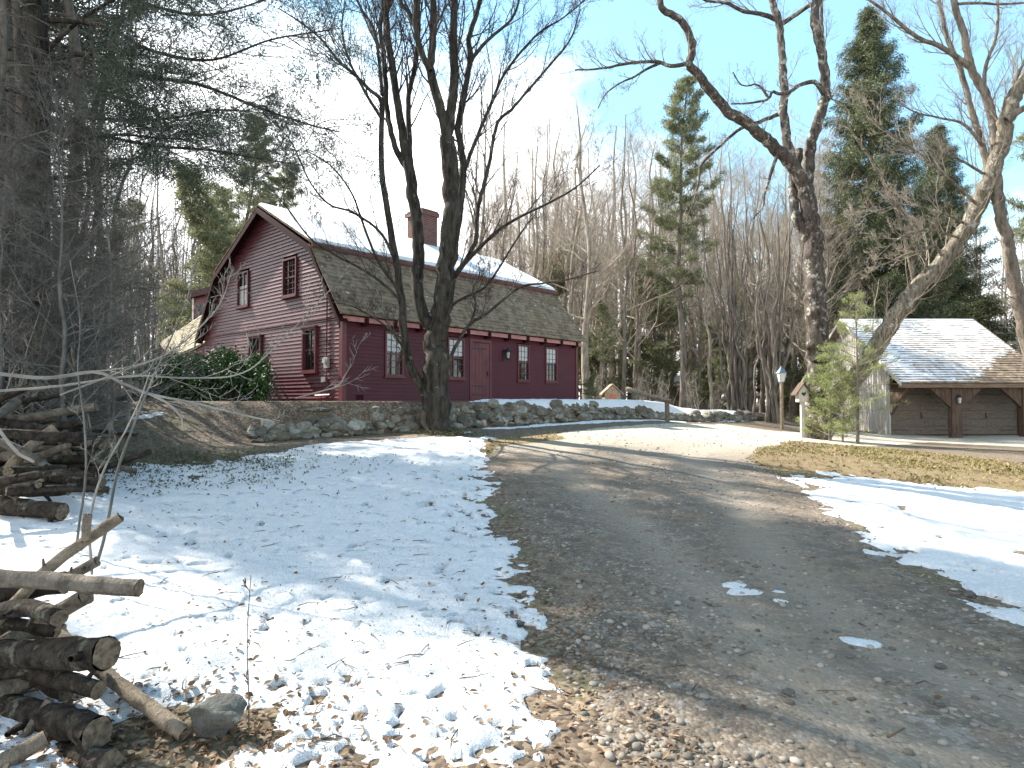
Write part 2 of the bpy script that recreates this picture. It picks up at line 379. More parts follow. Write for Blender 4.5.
def drive_mat():
    m, nt, b = newmat('gravel_and_dirt')
    co = coords(nt); v = N(nt, 'ShaderNodeTexVoronoi'); v.inputs['Scale'].default_value = 42; nt.links.new(co, v.inputs['Vector'])
    v2 = N(nt, 'ShaderNodeTexVoronoi'); v2.inputs['Scale'].default_value = 14; nt.links.new(co, v2.inputs['Vector'])
    sep = N(nt, 'ShaderNodeSeparateColor'); nt.links.new(v.outputs['Color'], sep.inputs[0])
    sep2 = N(nt, 'ShaderNodeSeparateColor'); nt.links.new(v2.outputs['Color'], sep2.inputs[0])
    c = ramp(nt, sep.outputs[0], [(0, (.078,.058,.039)), (.5, (.178,.139,.098)), (.9, (.285,.23,.17)), (1, (.50,.43,.34))])
    c = mix(nt, ramp(nt, sep2.outputs[0], [(.80, (0, 0, 0)), (.84, (.55, .55, .55))]), c, (.26,.25,.235))
    g = noise(nt, co, .55, 5, .65)
    c = mix(nt, ramp(nt, g, [(.42, (0, 0, 0)), (.58, (.8, .8, .8))]), c, (.22,.16,.105))
    g3 = noise(nt, co, 3.3, 6, .75)
    g4 = noise(nt, co, 9, 6, .8); c = mix(nt, ramp(nt, g4, [(.44, (0, 0, 0)), (.60, (.7, .7, .7))]), c, (.075,.058,.043))
    c = mix(nt, ramp(nt, g3, [(.46, (0, 0, 0)), (.62, (.75, .75, .75))]), c, (.08,.063,.048))
    at_ = N(nt, 'ShaderNodeAttribute', attribute_name='track'); tm = N(nt, 'ShaderNodeMath', operation='MULTIPLY'); nt.links.new(at_.outputs['Fac'], tm.inputs[0]); nt.links.new(g3, tm.inputs[1])
    c = mix(nt, tm.outputs[0], c, (.30,.25,.19))
    # far end, by the house: pale sand, lightened in colour for the sunlit crest
    tc = N(nt, 'ShaderNodeSeparateXYZ'); nt.links.new(co, tc.inputs[0])
    mr = N(nt, 'ShaderNodeMapRange'); mr.inputs[1].default_value = 11.5; mr.inputs[2].default_value = 17; nt.links.new(tc.outputs[1], mr.inputs[0])
    c = mix(nt, mr.outputs[0], c, mix(nt, g3, (.30,.25,.19), (.54,.48,.38)))
    nt.links.new(c, b.inputs['Base Color']); b.inputs['Roughness'].default_value = .92
    ad = N(nt, 'ShaderNodeMath', operation='ADD'); nt.links.new(v.outputs['Distance'], ad.inputs[0]); nt.links.new(v2.outputs['Distance'], ad.inputs[1])
    bump(nt, b, ad.outputs[0], .6, -.014); return m
DRIVE = drive_mat()
VERGE = simple('mossy_turf', (.08,.06,.03), (.24,.165,.09), 3, .95, .6, c3=(.17,.155,.06), fine=40)

# ================================================================ GROUND, DRIVEWAY, SNOW
def axis(lo, a, b, hi, d, g):
    mid = np.arange(a, b, d); L = []; x = a; s = d
    while x > lo: s *= g; x -= s; L.append(x)
    U = []; x = mid[-1]; s = d
    while x < hi: s *= g; x += s; U.append(x)
    return np.r_[L[::-1], mid, U]
XS = axis(-150, -3.4, 4.2, 150, .025, 1.019); YS = axis(-60, 2.4, 6.0, 190, .025, 1.0125)
XS = XS[::1]; GX, GY = np.meshgrid(XS, YS)
GZ = gz(GX, GY)
GZ = GZ+.012*fbm(GX*3, GY*3, 8)*sstep(60, 20, GY)+.004*fbm(GX*14, GY*14, 9, 3)*sstep(30, 10, GY)
def gridmesh(name, Z, keep, mat, kind, label=None, cat=None, smooth=True, attr=None):
    ny, nx = Z.shape; idx = np.arange(nx*ny).reshape(ny, nx)
    fk = keep[:-1, :-1] | keep[1:, :-1] | keep[:-1, 1:] | keep[1:, 1:]
    q = np.stack([idx[:-1, :-1], idx[:-1, 1:], idx[1:, 1:], idx[1:, :-1]], -1)[fk]
    used = np.unique(q); remap = np.zeros(nx*ny, np.int64); remap[used] = np.arange(len(used))
    mb = MB(); mb.add(np.c_[GX.ravel()[used], GY.ravel()[used], Z.ravel()[used]], remap[q])
    o = mb.build(name, mat, smooth=smooth)
    if attr is not None: o.data.attributes.new('track', 'FLOAT', 'POINT').data.foreach_set('value', attr.ravel()[used].astype(np.float32))
    return tag(o, label, cat, None, kind)
def sdist(poly, X, Y):
    """signed distance, positive inside"""
    P = np.array([p[:2] for p in poly]); d = np.full(X.shape, 1e9); ins = np.zeros(X.shape, bool)
    for i in range(len(P)):
        a, b = P[i], P[(i+1) % len(P)]; e = b-a
        t = np.clip(((X-a[0])*e[0]+(Y-a[1])*e[1])/(e@e+1e-12), 0, 1)
        d = np.minimum(d, (X-a[0]-t*e[0])**2+(Y-a[1]-t*e[1])**2)
        c = ((a[1] > Y) != (b[1] > Y)) & (X < e[0]*(Y-a[1])/(e[1]+1e-12)+a[0]); ins ^= c
    return np.where(ins, 1, -1)*np.sqrt(d)
def gp(*pts): return [atg(*p)[:2] for p in pts]
DR_POLY = [(1.1,-12)]+[(.98,2.0)]+gp((628,745),(596,690),(577,640),(545,560),(512,500),(490,465),(496,446),(540,436),(600,428),(660,424),(720,424),(775,431))+\
  [(13,27.5),(16.5,31),(30,30.2),(30,25)]+gp((1024,447),(930,442),(860,446),(780,452),(752,462),(795,486),(850,524),(905,566),(965,602),(1060,640))+[(5.5,1),(6.5,-12)]
DRD = sdist(DR_POLY, GX, GY)
GZ = GZ-(.022*np.exp(-((DRD-1.15)/.3)**2)+.022*np.exp(-((DRD-2.6)/.3)**2))*sstep(18, 8, GY)
gridmesh('ground', GZ, np.ones_like(GZ, bool), GROUND, 'structure', 'brown leaf covered ground rising toward the house and woods', 'ground')
edge = DRD+.35*fbm(GX*1.6, GY*1.6, 21)+.15*fbm(GX*9, GY*9, 22, 3)
ZD = GZ+np.clip(edge*.09, -.03, .012)
gridmesh('driveway', ZD, edge > -.25, DRIVE, 'structure', 'worn gravel and dirt driveway curving from the foreground up past the house', 'driveway', attr=np.exp(-((DRD-1.2+.3*fbm(GX*.7, GY*.7, 23))/.38)**2)+.8*np.exp(-((DRD-2.75+.3*fbm(GX*.7, GY*.7, 24))/.42)**2))
ZTOP = np.maximum(GZ, ZD)
# grass verge
VG = [gp((752,462),(762,448),(800,443),(870,448),(960,456),(1060,470),(1060,505),(960,492),(850,480),(795,480)),
      gp((560,441),(500,447),(470,470),(488,500),(470,520),(455,470),(440,447),(520,434),(560,432))]
vd = np.maximum(*[sdist(p, GX, GY) for p in VG])+.5*fbm(GX*2.2, GY*2.2, 31)
ZV = ZTOP+np.clip(vd*.06, -.02, .014)
gridmesh('mossy_ground', ZV, vd > -.3, VERGE, 'structure', 'thin mossy turf beside the driveway', 'turf')
ZTOP = np.maximum(ZTOP, ZV)
# snow
def snow_sheet(name, poly, label, big=.35, small=.26, thick=.042, thin=None, seed=40):
    d = sdist(poly, GX, GY)
    near = d > -1.2
    m = np.minimum(d, .62)+big*2*fbm(GX*1.1, GY*1.1, seed)+small*2*fbm(GX*6, GY*6, seed+1, 4)
    if thin is not None: m = m-thin(GX, GY)
    m2 = m+.02*0
    z = ZTOP+np.clip(np.where(m > 0, thick*(1-np.exp(-m/.22)), m*.3), -.03, 1)
    z = z+(.026*fbm(GX*11, GY*11, seed+2, 4)+.030*fbm(GX*3, GY*3, seed+3, 3))*sstep(-.02, .15, m)
    keep = near & (m > -.12)
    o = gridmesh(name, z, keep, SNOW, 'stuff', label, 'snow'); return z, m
def blob(cx, cy, r, a):
    return lambda X, Y: a*np.exp(-(((X-cx)**2+(Y-cy)**2)/r**2))
def thinL(X, Y):
    c1 = atg(160, 735)[:2]; c2 = atg(440, 760)[:2]; c3 = atg(300, 700)[:2]; c4 = atg(170, 480)[:2]; c5 = atg(545, 660)[:2]
    s = 1.0*np.exp(-((X-c1[0])**2/.50**2+(Y-c1[1])**2/.34**2))
    t = .38*np.exp(-((X-c2[0])**2/1.1**2+(Y-c2[1])**2/.36**2))+.30*np.exp(-((X-c4[0])**2/1.7**2+(Y-c4[1])**2/1.3**2))
    t = t+.12*np.exp(-((X-c5[0])**2/.35**2+(Y-c5[1])**2/1.3**2))
    return s+t*(1+1.9*fbm(X*7, Y*7, 77, 4)*2)+1.0*sstep(.20, .34, fbm(X*8, Y*8, 78, 4)+.04)+.45*sstep(7, 3, Y)*sstep(.14, .30, fbm(X*11, Y*11, 79, 4))
SL = [(-9,-4),(-9,5),(-8.5,7.5)]+gp((-30,505),(60,480),(105,468),(140,462),(200,461),(250,455),(330,444),(420,437),(492,438),(482,455),(488,478),(500,520),(522,572),(550,630),(572,685),(604,750))+[(.62,2.0),(.5,-4)]
zs, mL = snow_sheet('snow', SL, 'wide sheet of thin old snow over the lawn on the left', thin=thinL)
SR = gp((783,478),(840,474),(960,488),(1040,497),(1200,510),(1300,640),(1060,640),(985,608),(930,575),(880,545),(835,510))
snow_sheet('snow', SR, 'snow patch on the verge to the right of the driveway', seed=50, big=.42, small=.34, thin=lambda X, Y: .9*sstep(.06, .3, fbm(X*5, Y*5, 79, 3)))
SB = gp((452,409),(520,404),(590,405))+[(3.6,21.3),(5.2,23.6),(9.5,27.6),(13.2,31.2),(12,33.5),(8,29.5),(4.2,25.9),(2.6,25.1),(-.8,21.0),(-2.0,19.6)]
SB = [tuple(WB+E1*s+E2*q)[:2] for s, q in ((2.5,.3),(6,.2),(10.5,.2),(14,.1),(18,-.2),(22.5,-.1),(22.5,2.2),(17,3),(12,3.2),(11.5,2.3),(8,2.2),(3.5,1.0))]
snow_sheet('snow', SB, 'bright strip of snow along the top of the stone wall', big=.15, small=.08, seed=60, thick=.09)
S4 = [tuple(WB+E1*s+E2*q)[:2] for s, q in ((2,-.35),(9,-.35),(15,-.3),(15,-.6),(9,-.75),(3,-.8))]
snow_sheet('snow', S4, 'narrow ribbon of snow at the foot of the stone wall', big=.3, small=.1, seed=64, thick=.03)
S5 = gp((95,420),(160,410),(172,414),(130,424)); snow_sheet('snow', S5, 'small snow patch beside the evergreen bush', big=.25, small=.1, seed=66, thick=.03)
for k, (x, y, w, lab) in enumerate(((733,586,.07,'topmost small snow scrap in the middle of the driveway'),(744,593,.09,'largest of the small snow scraps in the middle of the driveway'),(776,592,.055,'small snow scrap just right of the largest middle driveway one'),(781,603,.045,'lowest tiny snow scrap of those in mid driveway'),(863,643,.075,'single white snow lump on the right side of the driveway'),(445,432,.4,'snow around the foot of the big forked maple'))):
    c = atg(x, y)[:2]; a = np.arange(8)*pi/4
    snow_sheet('snow', [(c[0]+w*1.7*cos(t), c[1]+w*sin(t)) for t in a], lab, big=.03, small=.07 if k < 5 else .2, seed=80+k, thick=.025)
# ================================================================ HOUSE
HZ = 1.58
UZ = V(0, 0, 1)
def H(s, t, z): return HO+E1*s+E2*t+UZ*(HZ+z)
def hit_front(px, py, t0=0):
    d = ray(px, py); n = -E2; o = HO+E2*t0
    k = ((o-V(0, 0, CAMZ))@n)/(d@n); P = V(0, 0, CAMZ)+d*k
    return (P-HO)@E1, P[2]-HZ
def hit_gable(px, py, s0=0):
    d = ray(px, py); n = -E1; o = HO+E1*s0
    k = ((o-V(0, 0, CAMZ))@n)/(d@n); P = V(0, 0, CAMZ)+d*k
    return (P-HO)@E2, P[2]-HZ
LEN, WID, EV, BRT, BRZ, APZ = 10.45, 8.8, 2.32, 1.33, 4.42, 6.10
house = thing('gambrel_house', 'long dark red clapboard house with a snowy gambrel roof and brick chimney', 'house', H(LEN/2, WID/2, 0))
def halfw(z):
    if z <= EV: return WID/2
    if z <= BRZ: return WID/2+(WID/2-BRT-WID/2)*(z-EV)/(BRZ-EV)
    return (WID/2-BRT)*(APZ-z)/(APZ-BRZ)
def win_rect(hit, x0, y0, x1, y1):
    a = [hit(x0, y0), hit(x1, y0), hit(x0, y1), hit(x1, y1)]
    us = sorted(p[0] for p in a)
    return [(us[0]+us[1])/2, (us[2]+us[3])/2, (a[2][1]+a[3][1])/2, (a[0][1]+a[1][1])/2]
FW = [win_rect(hit_front, *r) for r in ((386,330.5,401.5,369),(448.5,337,462.5,373.5),(518,345.2,527.6,377.5),(545.8,348.2,555.6,378.6))]
for r in FW: r[2], r[3] = .80, 1.97
GW = [win_rect(hit_gable, *r) for r in ((285,260,297,294.5),(239.5,273.8,249,305),(305.2,330,317,370),(251.5,338.5,262,375))]
# colour names: u along wall, w outward normal
def clap(mb, P, out, u_of, holes, z0, z1, e, d1=.020, d0=.003):
    """clapboards on a wall: P(u,z) -> point, u_of(z) -> (ua, ub)"""
    n = int(round((z1-z0)/e)); e = (z1-z0)/n
    for k in range(n):
        za, zb = z0+k*e, z0+(k+1)*e; zm = (za+zb)/2
        a0, b0 = u_of(za); a1, b1 = u_of(zb)
        cuts = []
        for h in holes:
            if h[2]-.10 < zm < h[3]+.10: cuts.append((h[0]-.06, h[1]+.06))
        segs = [(a0, a1, b0, b1)]
        for c0, c1 in sorted(cuts):
            s = segs.pop(); segs += [(s[0], s[1], c0, c0), (c1, c1, s[2], s[3])]
        jt = RND.uniform(-.002, .003)
        for A0, A1, B0, B1 in segs:
            if B0-A0 < .02: continue
            mb.quad(P(A0, za)+out*(d1+jt), P(B0, za)+out*(d1+jt), P(B1, zb)+out*d0, P(A1, zb)+out*d0)
            mb.quad(P(A0, za)+out*d0, P(B0, za)+out*d0, P(B0, za)+out*(d1+jt), P(A0, za)+out*(d1+jt))
DO = win_rect(hit_front, 471.5, 337, 489, 398)
door_hole = (DO[0], DO[1], 0, 1.95)
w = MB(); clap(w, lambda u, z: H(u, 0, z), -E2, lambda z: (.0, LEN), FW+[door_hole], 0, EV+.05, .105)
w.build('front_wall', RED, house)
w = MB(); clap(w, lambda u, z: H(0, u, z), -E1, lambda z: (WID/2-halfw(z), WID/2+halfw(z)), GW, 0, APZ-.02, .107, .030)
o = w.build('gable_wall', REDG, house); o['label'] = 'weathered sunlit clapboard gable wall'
w = MB()     # far gable, rear wall and the solid core behind the clapboards
core = [(0, 0), (WID, 0), (WID, EV), (WID-BRT, BRZ), (WID/2, APZ), (BRT, BRZ), (0, EV)]
w.poly([H(LEN, t, z) for t, z in core], -E1*.12)
w.box(H(.05, WID-.12, 0), E1*(LEN-.2), E2*.12, UZ*EV)
w.build('rear_wall', RED, house)
w = MB(); 
w.box(H(.1, .05, -.5), E1*(LEN-.2), E2*(WID-.1), UZ*.5)
w.build('foundation', ROCK, house)
# dark rooms behind the glass
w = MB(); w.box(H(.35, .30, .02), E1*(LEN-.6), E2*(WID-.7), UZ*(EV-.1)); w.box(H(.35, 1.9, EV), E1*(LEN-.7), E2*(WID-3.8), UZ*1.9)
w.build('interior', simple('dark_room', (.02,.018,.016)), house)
# corner boards
w = MB(); w.box(H(-.045, -.045, -.02), E1*.13, E2*.02, UZ*(EV+.0)); w.box(H(-.045, -.025, -.02), E2*.14, E1*.022, UZ*(EV+.0)); w.build('corner_board', REDTRIM, house)
w = MB(); w.box(H(LEN-.09, -.045, -.02), E1*.12, E2*.03, UZ*EV); w.build('corner_board', REDTRIM, house)
# water table
w = MB(); w.box(H(.09, -.035, -.06), E1*(LEN-.2), E2*.03, UZ*.12); w.build('sill_board', REDTRIM, house)
# belt course on the gable
w = MB(); w.box(H(-.05, .12, EV-.02), E2*(WID-.24), E1*.045, UZ*.035); w.build('belt_course', REDTRIM, house)
# roof: gambrel with sawtooth shingle courses
def slope(name, mat, t0, z0, t1, z1, s0, s1, courses, thick=.05, parent=house, sign=1, curve=.0, HF=H):
    mb = MB(); d = V(t1-t0, z1-z0); L = np.linalg.norm(d); d = d/L; nrm = V(-d[1], d[0])*sign
    n = courses
    for k in range(n):
        a, b = k/n, (k+1)/n; fl = lambda x: curve*(1-x)**2
        def Q(x, off): 
            t = t0+(t1-t0)*x+nrm[0]*off; z = z0+(z1-z0)*x+nrm[1]*off+fl(x); return t, z
        pa, pb, pl = Q(a, thick), Q(b, thick-.028), Q(a, thick-.03)
        m = 1
        xs = np.linspace(s0, s1, int((s1-s0)/.45)+2); xs[1:-1] += RG.uniform(-.1, .1, len(xs)-2)
        for i in range(len(xs)-1):
            j = RND.uniform(-.012, .012)
            A = HF(xs[i], pa[0], pa[1]+j); B = HF(xs[i+1], pa[0], pa[1]+j); C = HF(xs[i+1], pb[0], pb[1]); D = HF(xs[i], pb[0], pb[1])
            E = HF(xs[i], pl[0], pl[1]-.01); F = HF(xs[i+1], pl[0], pl[1]-.01)
            mb.quad(A, B, C, D); mb.quad(E, F, B, A)
    p = [Q(0, 0), Q(1, 0), Q(1, thick-.03), Q(0, thick-.03)]
    v = [HF(s0, *x) for x in p]+[HF(s1, *x) for x in p]
    mb.add(v, [(0,1,2,3),(7,6,5,4),(0,4,5,1),(3,2,6,7),(0,3,7,4),(1,5,6,2)])
    return mb.build(name, mat, parent)
OV = .27
ro = slope('roof', SHING_DARK, -.30, EV-.10, BRT, BRZ+.02, -OV, LEN+OV, 17, curve=.10); ro['label'] = 'steep mossy shingled lower front roof slope'
slope('roof', SHING_DARK, WID+.30, EV-.10, WID-BRT, BRZ+.02, -OV, LEN+OV, 15, sign=-1)
slope('roof', SHING_DARK, BRT-.16, BRZ+.02, WID/2, APZ+.05, -OV, LEN+OV, 12)
slope('roof', SHING_DARK, WID-BRT+.16, BRZ+.02, WID/2, APZ+.05, -OV, LEN+OV, 12, sign=-1)
# snow lying on the upper front slope
def roof_snow(name, P, s0, s1, ns, nt_, thick, seed, parent, mask=None, mat=SNOWC):
    ss = np.linspace(s0, s1, ns); tt = np.linspace(0, 1, nt_); S, T = np.meshgrid(ss, tt)
    m = .45+.0*S if mask is None else mask(S, T)
    m = m+.10*fbm(S*3, T*12, seed, 4)
    edge = np.minimum.reduce([(S-s0)/.05, (s1-S)/.05, T/.012, (1-T)/.012+1]); m = np.minimum(m, edge*.2-.05)
    h = np.clip(np.where(m > 0, thick*(1-np.exp(-m/.06)), m*.3), -.035, 1)
    v = np.array([[P(S[i, j], T[i, j], h[i, j]) for j in range(ns)] for i in range(nt_)]).reshape(-1, 3)
    idx = np.arange(ns*nt_).reshape(nt_, ns); kp = (m > -.1)
    fk = kp[:-1, :-1] | kp[1:, 1:] | kp[1:, :-1] | kp[:-1, 1:]
    mb = MB(); mb.add(v, np.stack([idx[:-1, :-1], idx[:-1, 1:], idx[1:, 1:], idx[1:, :-1]], -1)[fk])
    o = mb.build(name, mat, parent, smooth=True); return o
_d = V(WID/2-BRT+.16, APZ-BRZ); _n2 = V(-_d[1], _d[0])/np.linalg.norm(_d)
def PU(s, x, h):
    t = BRT-.16+_d[0]*x+_n2[0]*(.062+h); z = BRZ+.02+(_d[1]+.03)*x+_n2[1]*(.062+h); return H(s, t, z)
roof_snow('roof_snow', PU, -OV+.02, LEN+OV-.02, 160, 46, .055, 3, house, lambda S, T: .32+.25*T-.45*np.exp(-(T/.035)**2)*(vnoise(S*4, T, 9) > .35))
# fascia under the upper slope edge, rake boards
w = MB(); w.box(H(-OV, BRT-.20, BRZ-.085), E1*(LEN+2*OV), E2*.035, UZ*.10); w.build('fascia', REDTRIM, house)
def rake(s0, sgn, mat):
    mb = MB()
    L = [(-.28, EV-.20), (BRT-.06, BRZ-.06), (WID/2, APZ-.02)]; L = L+[(WID-t, z) for t, z in L[-2::-1]]
    for (ta, za), (tb, zb) in zip(L[:-1], L[1:]):
        a, b = H(s0, ta, za), H(s0, tb, zb); dn = UZ*-.17
        mb.add([a, b, b+dn, a+dn]+[p+E1*sgn*.03 for p in (a, b, b+dn, a+dn)], [(0,1,2,3),(7,6,5,4),(0,4,5,1),(2,6,7,3),(0,3,7,4),(1,5,6,2)])
        # soffit
        c, d = H(0, ta, za-.01), H(0, tb, zb-.01)
        mb.quad(a, b, d, c)
    return mb.build('rake_board', mat, house)
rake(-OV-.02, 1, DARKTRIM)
# eave cornice with beam ends
w = MB(); w.box(H(-.12, -.20, EV-.15), E1*(LEN+.2), E2*.05, UZ*.13); w.build('cornice', PINKTRIM, house)
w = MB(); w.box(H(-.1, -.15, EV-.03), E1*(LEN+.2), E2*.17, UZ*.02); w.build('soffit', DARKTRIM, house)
for k in range(11):
    s = .55+k*.96
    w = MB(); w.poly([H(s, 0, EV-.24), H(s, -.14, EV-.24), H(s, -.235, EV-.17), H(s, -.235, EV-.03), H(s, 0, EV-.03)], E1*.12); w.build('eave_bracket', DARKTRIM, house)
# windows
def window(P, out, r, cols, rows, proud=.05, head=False, shade=None, fw=.055, trim=REDTRIM):
    u0, u1, z0, z1 = r; eu = P(1, 0)-P(0, 0)
    fr = MB()
    for a, b, c, d in ((u0-fw, u0, z0-fw, z1+fw), (u1, u1+fw, z0-fw, z1+fw), (u0, u1, z1, z1+fw), (u0, u1, z0-fw, z0)):
        fr.box(P(a, c)-out*.05, eu*(b-a), UZ*(d-c), out*(.05+proud))
    f = fr.build('window', trim, house)
    si = MB(); si.box(P(u0-fw-.03, z0-fw-.05)-out*.02, eu*(u1-u0+2*fw+.06), UZ*.05, out*(proud+.05)); si.build('sill', trim, f)
    if head: 
        hd = MB(); hd.box(P(u0-fw-.05, z1+fw)-out*.02, eu*(u1-u0+2*fw+.10), UZ*.04, out*(proud+.06)); hd.build('window_head', trim, f)
    g = MB(); g.quad(P(u0, z0)-out*.01, P(u1, z0)-out*.01, P(u1, z1)-out*.01, P(u0, z1)-out*.01); g.build('pane', GLASS, f)
    mu = MB(); mw = .018; zm = (z0+z1)/2
    mu.box(P(u0, zm-.02)-out*.006, eu*(u1-u0), UZ*.04, out*.03)
    for i in range(1, cols):
        u = u0+(u1-u0)*i/cols; mu.box(P(u-mw/2, z0)-out*.006, eu*mw, UZ*(zm-.02-z0), out*.018); mu.box(P(u-mw/2, zm+.02)-out*.006, eu*mw, UZ*(z1-zm-.02), out*.018)
    for j in range(1, rows):
        if j*2 == rows: continue
        z = z0+(z1-z0)*j/rows
        mu.box(P(u0, z-mw/2)-out*.007, eu*(u1-u0), UZ*mw, out*.016)
    mu.build('sash', trim, f)
    if shade:
        sh = MB(); zz0 = z0+(z1-z0)*shade[0]; zz1 = z0+(z1-z0)*shade[1]
        sh.box(P(u0+.01, zz0)-out*.005, eu*(u1-u0-.02), UZ*(zz1-zz0), out*.004); sh.build('blind_reflection_panel', PALE_PANEL, f)
    return f
PF = lambda u, z: H(u, 0, z); PG = lambda u, z: H(0, u, z)
for i, r in enumerate(FW): window(PF, -E2, r, 3, 6, shade=(.56, .985))  # pale panels added on the upper sash for the whitish sky reflection
window(PG, -E1, GW[0], 3, 6, .07, shade=None)
f = window(PG, -E1, GW[1], 2, 2, .07, shade=(.02, .62)); f['label'] = 'upper gable window with a pale shade drawn'
window(PG, -E1, GW[2], 2, 2, .09, True); window(PG, -E1, GW[3], 2, 2, .09, True)
# plank door
w = MB(); n = 5
for i in range(n):
    a = DO[0]+(DO[1]-DO[0])*i/n; w.box(H(a+.004, 0, .05), E1*((DO[1]-DO[0])/n-.008), -E2*.015, UZ*1.88)
door = w.build('door', REDTRIM, house); door['label'] = 'plank door in darker red with iron strap hinges'
for z in (.22, .5, 1.72):
    h = MB(); h.box(H(DO[0]+.02, -.018, z), E1*.62, -E2*.012, UZ*.045); h.build('hinge', IRON, door)
h = MB(); h.box(H(DO[1]-.10, -.016, .85), E1*.035, -E2*.03, UZ*.16); h.build('handle', IRON, door)
w = MB(); w.box(H(DO[0]-.09, -.03, 0), E1*.09, E2*.05, UZ*2.05); w.box(H(DO[1], -.03, 0), E1*.09, E2*.05, UZ*2.05); w.box(H(DO[0], -.03, 1.95), E1*(DO[1]-DO[0]), E2*.05, UZ*.10)
w.build('door_frame', REDTRIM, house)
w = MB(); w.box(H(DO[0]-.25, -.5, -.12), E1*1.5, E2*.45, UZ*.15); w.build('door_step', ROCK, house)
# wall lantern
ls, lz = hit_front(504.5, 355); 
L = thing  # alias
w = MB(); w.box(H(ls-.10, -.02, lz-.22), E1*.20, -E2*.02, UZ*.40); lan = w.build('wall_lantern', IRON, house)
w = MB(); c = H(ls, -.16, lz-.12)
for dx in (-.075, .075):
    for dy in (-.075, .075): w.tube([c+E1*dx*.7+E2*dy*.7, c+E1*dx+E2*dy+UZ*.22], .008, 4)
w.cone(c+UZ*.22, .13, .02, .12, 8); w.cone(c-UZ*.05, .03, .08, .05, 8); w.cone(c+UZ*.34, .02, .02, .05, 6); w.tube([c+UZ*.36, H(ls, -.02, lz+.12)], .01, 5); w.build('lantern_cage', IRON, lan)
w = MB(); w.cone(c, .048, .068, .21, 4, pi/4+.3); w.build('lantern_glass', PALE_PANEL, lan)
# vent near the corner
w = MB(); a, b = hit_front(357, 397); w.box(H(a-.02, -.03, b-.08), E1*.20, -E2*.012, UZ*.14); w.build('foundation_vent', DARKTRIM, house)
# electric meter and service box, conduits
mt, mz = hit_gable(328.5, 362); w = MB(); w.box(H(-.03, mt-.10, mz-.17), -E1*.07, E2*.20, UZ*.30); mo = w.build('electric_meter', METALG, house)
w = MB(); c = H(-.10, mt, mz+.03); th = np.arange(12)*pi/6; ring = [c+E2*.075*cos(a)+UZ*.075*sin(a) for a in th]; w.poly(ring, -E1*.06); w.build('meter_dial', PALE_PANEL, mo)
b1, b2 = hit_gable(325.5, 379.5); w = MB(); w.box(H(-.03, b1-.11, b2-.07), -E1*.06, E2*.20, UZ*.14); w.build('service_box', METALG, house)
w = MB(); w.tube([H(-.06, mt, mz+.12), H(-.06, mt, 2.9), H(-.09, mt+.02, 3.0)], .02, 6); w.tube([H(-.06, mt, mz-.16), H(-.06, mt-.03, .25)], .018, 6)
w.tube([H(-.06, b1+.05, b2-.06), H(-.06, b1+.12, .1)], .015, 6); w.tube([H(-.07, b1+.4, .18), H(-.07, mt-.2, .2)], .03, 6); w.build('conduit', REDTRIM, house)
# chimney
CS0, CS1, CT, CH = 6.0, 6.75, WID/2, 7.40
w = MB(); w.box(H(CS0, CT-.45, 5.3), E1*(CS1-CS0), E2*.9, UZ*(CH-5.3)); ch = w.build('chimney', BRICK, house)
w = MB(); w.box(H(CS0-.06, CT-.51, CH-.22), E1*(CS1-CS0+.12), E2*1.02, UZ*.16); w.box(H(CS0-.02, CT-.47, CH-.06), E1*(CS1-CS0+.04), E2*.94, UZ*.06); w.build('chimney_cap', BRICK, ch)
w = MB(); w.box(H(CS0-.04, CT-.50, 5.78), E1*(CS1-CS0+.08), E2*.06, UZ*.25); w.build('flashing', METALG, ch)
# rear wing with its sagging sunlit roof
def wingpt(px, py, Y): return at(px, py, Y)
P1, P2, P3, P4 = at(213, 308, 26.0), at(212, 337.5, 23.6), at(171, 356, 25.2), at(160, 343, 28.2)
w = MB(); n = 14
for k in range(n):
    a, b = k/n, (k+1)/n
    sag = lambda x: -.10*sin(pi*x)
    def E(x, y): return P2*(1-x)*(1-y)+P3*x*(1-y)+P1*(1-x)*y+P4*x*y+UZ*(-.16*sin(pi*x)*(1-y))
    for i in range(8):
        x0, x1 = i/8, (i+1)/8
        w.quad(E(x0, a)+UZ*.05, E(x1, a)+UZ*.05, E(x1, b)+UZ*.025, E(x0, b)+UZ*.025); w.quad(E(x0, a), E(x1, a), E(x1, a)+UZ*.05, E(x0, a)+UZ*.05)
w.quad(P2-UZ*.05, P1-UZ*.05, P4-UZ*.05, P3-UZ*.05)
wr = w.build('wing_roof', SHING_TAN, house); wr['label'] = 'sunlit tan shingled roof of the low rear wing'
w = MB(); 
for a, b in ((P2, P3), (P3, P4), (P4, P1)):
    a2 = V(a[0], a[1], gz1(a[0], a[1])-.1); b2 = V(b[0], b[1], gz1(b[0], b[1])-.1); inn = (P1+P2+P3+P4)/4; 
    sh = lambda p: p+(V(inn[0], inn[1], p[2])-p)*.08
    w.quad(sh(a2), sh(b2), sh(b)-UZ*.06, sh(a)-UZ*.06)
w.build('wing_wall', RED, house)
Da, Db = at(193, 321, 27.2), at(216, 312, 26.0)
dv = (Db-Da)*V(1, 1, 0); dep = V(-dv[1], dv[0], 0); dep = dep/np.linalg.norm(dep)*1.6
zb = min(Da[2], Db[2])-1.0; zt = at(205, 294, 26.6)[2]
w = MB(); w.box(V(Da[0], Da[1], zb), dv, dep, UZ*(zt-zb)); w.build('dormer', RED, house)
w = MB(); a = V(Da[0], Da[1], zt)-dv*.15-dep*.12; w.poly([a, a+dv*.25+UZ*.18, a+dv*1.1+UZ*.20, a+dv*1.25+UZ*.02, a+dv*1.25-UZ*.06, a-UZ*.10], dep*1.2); w.build('dormer_roof', DARKTRIM, house)
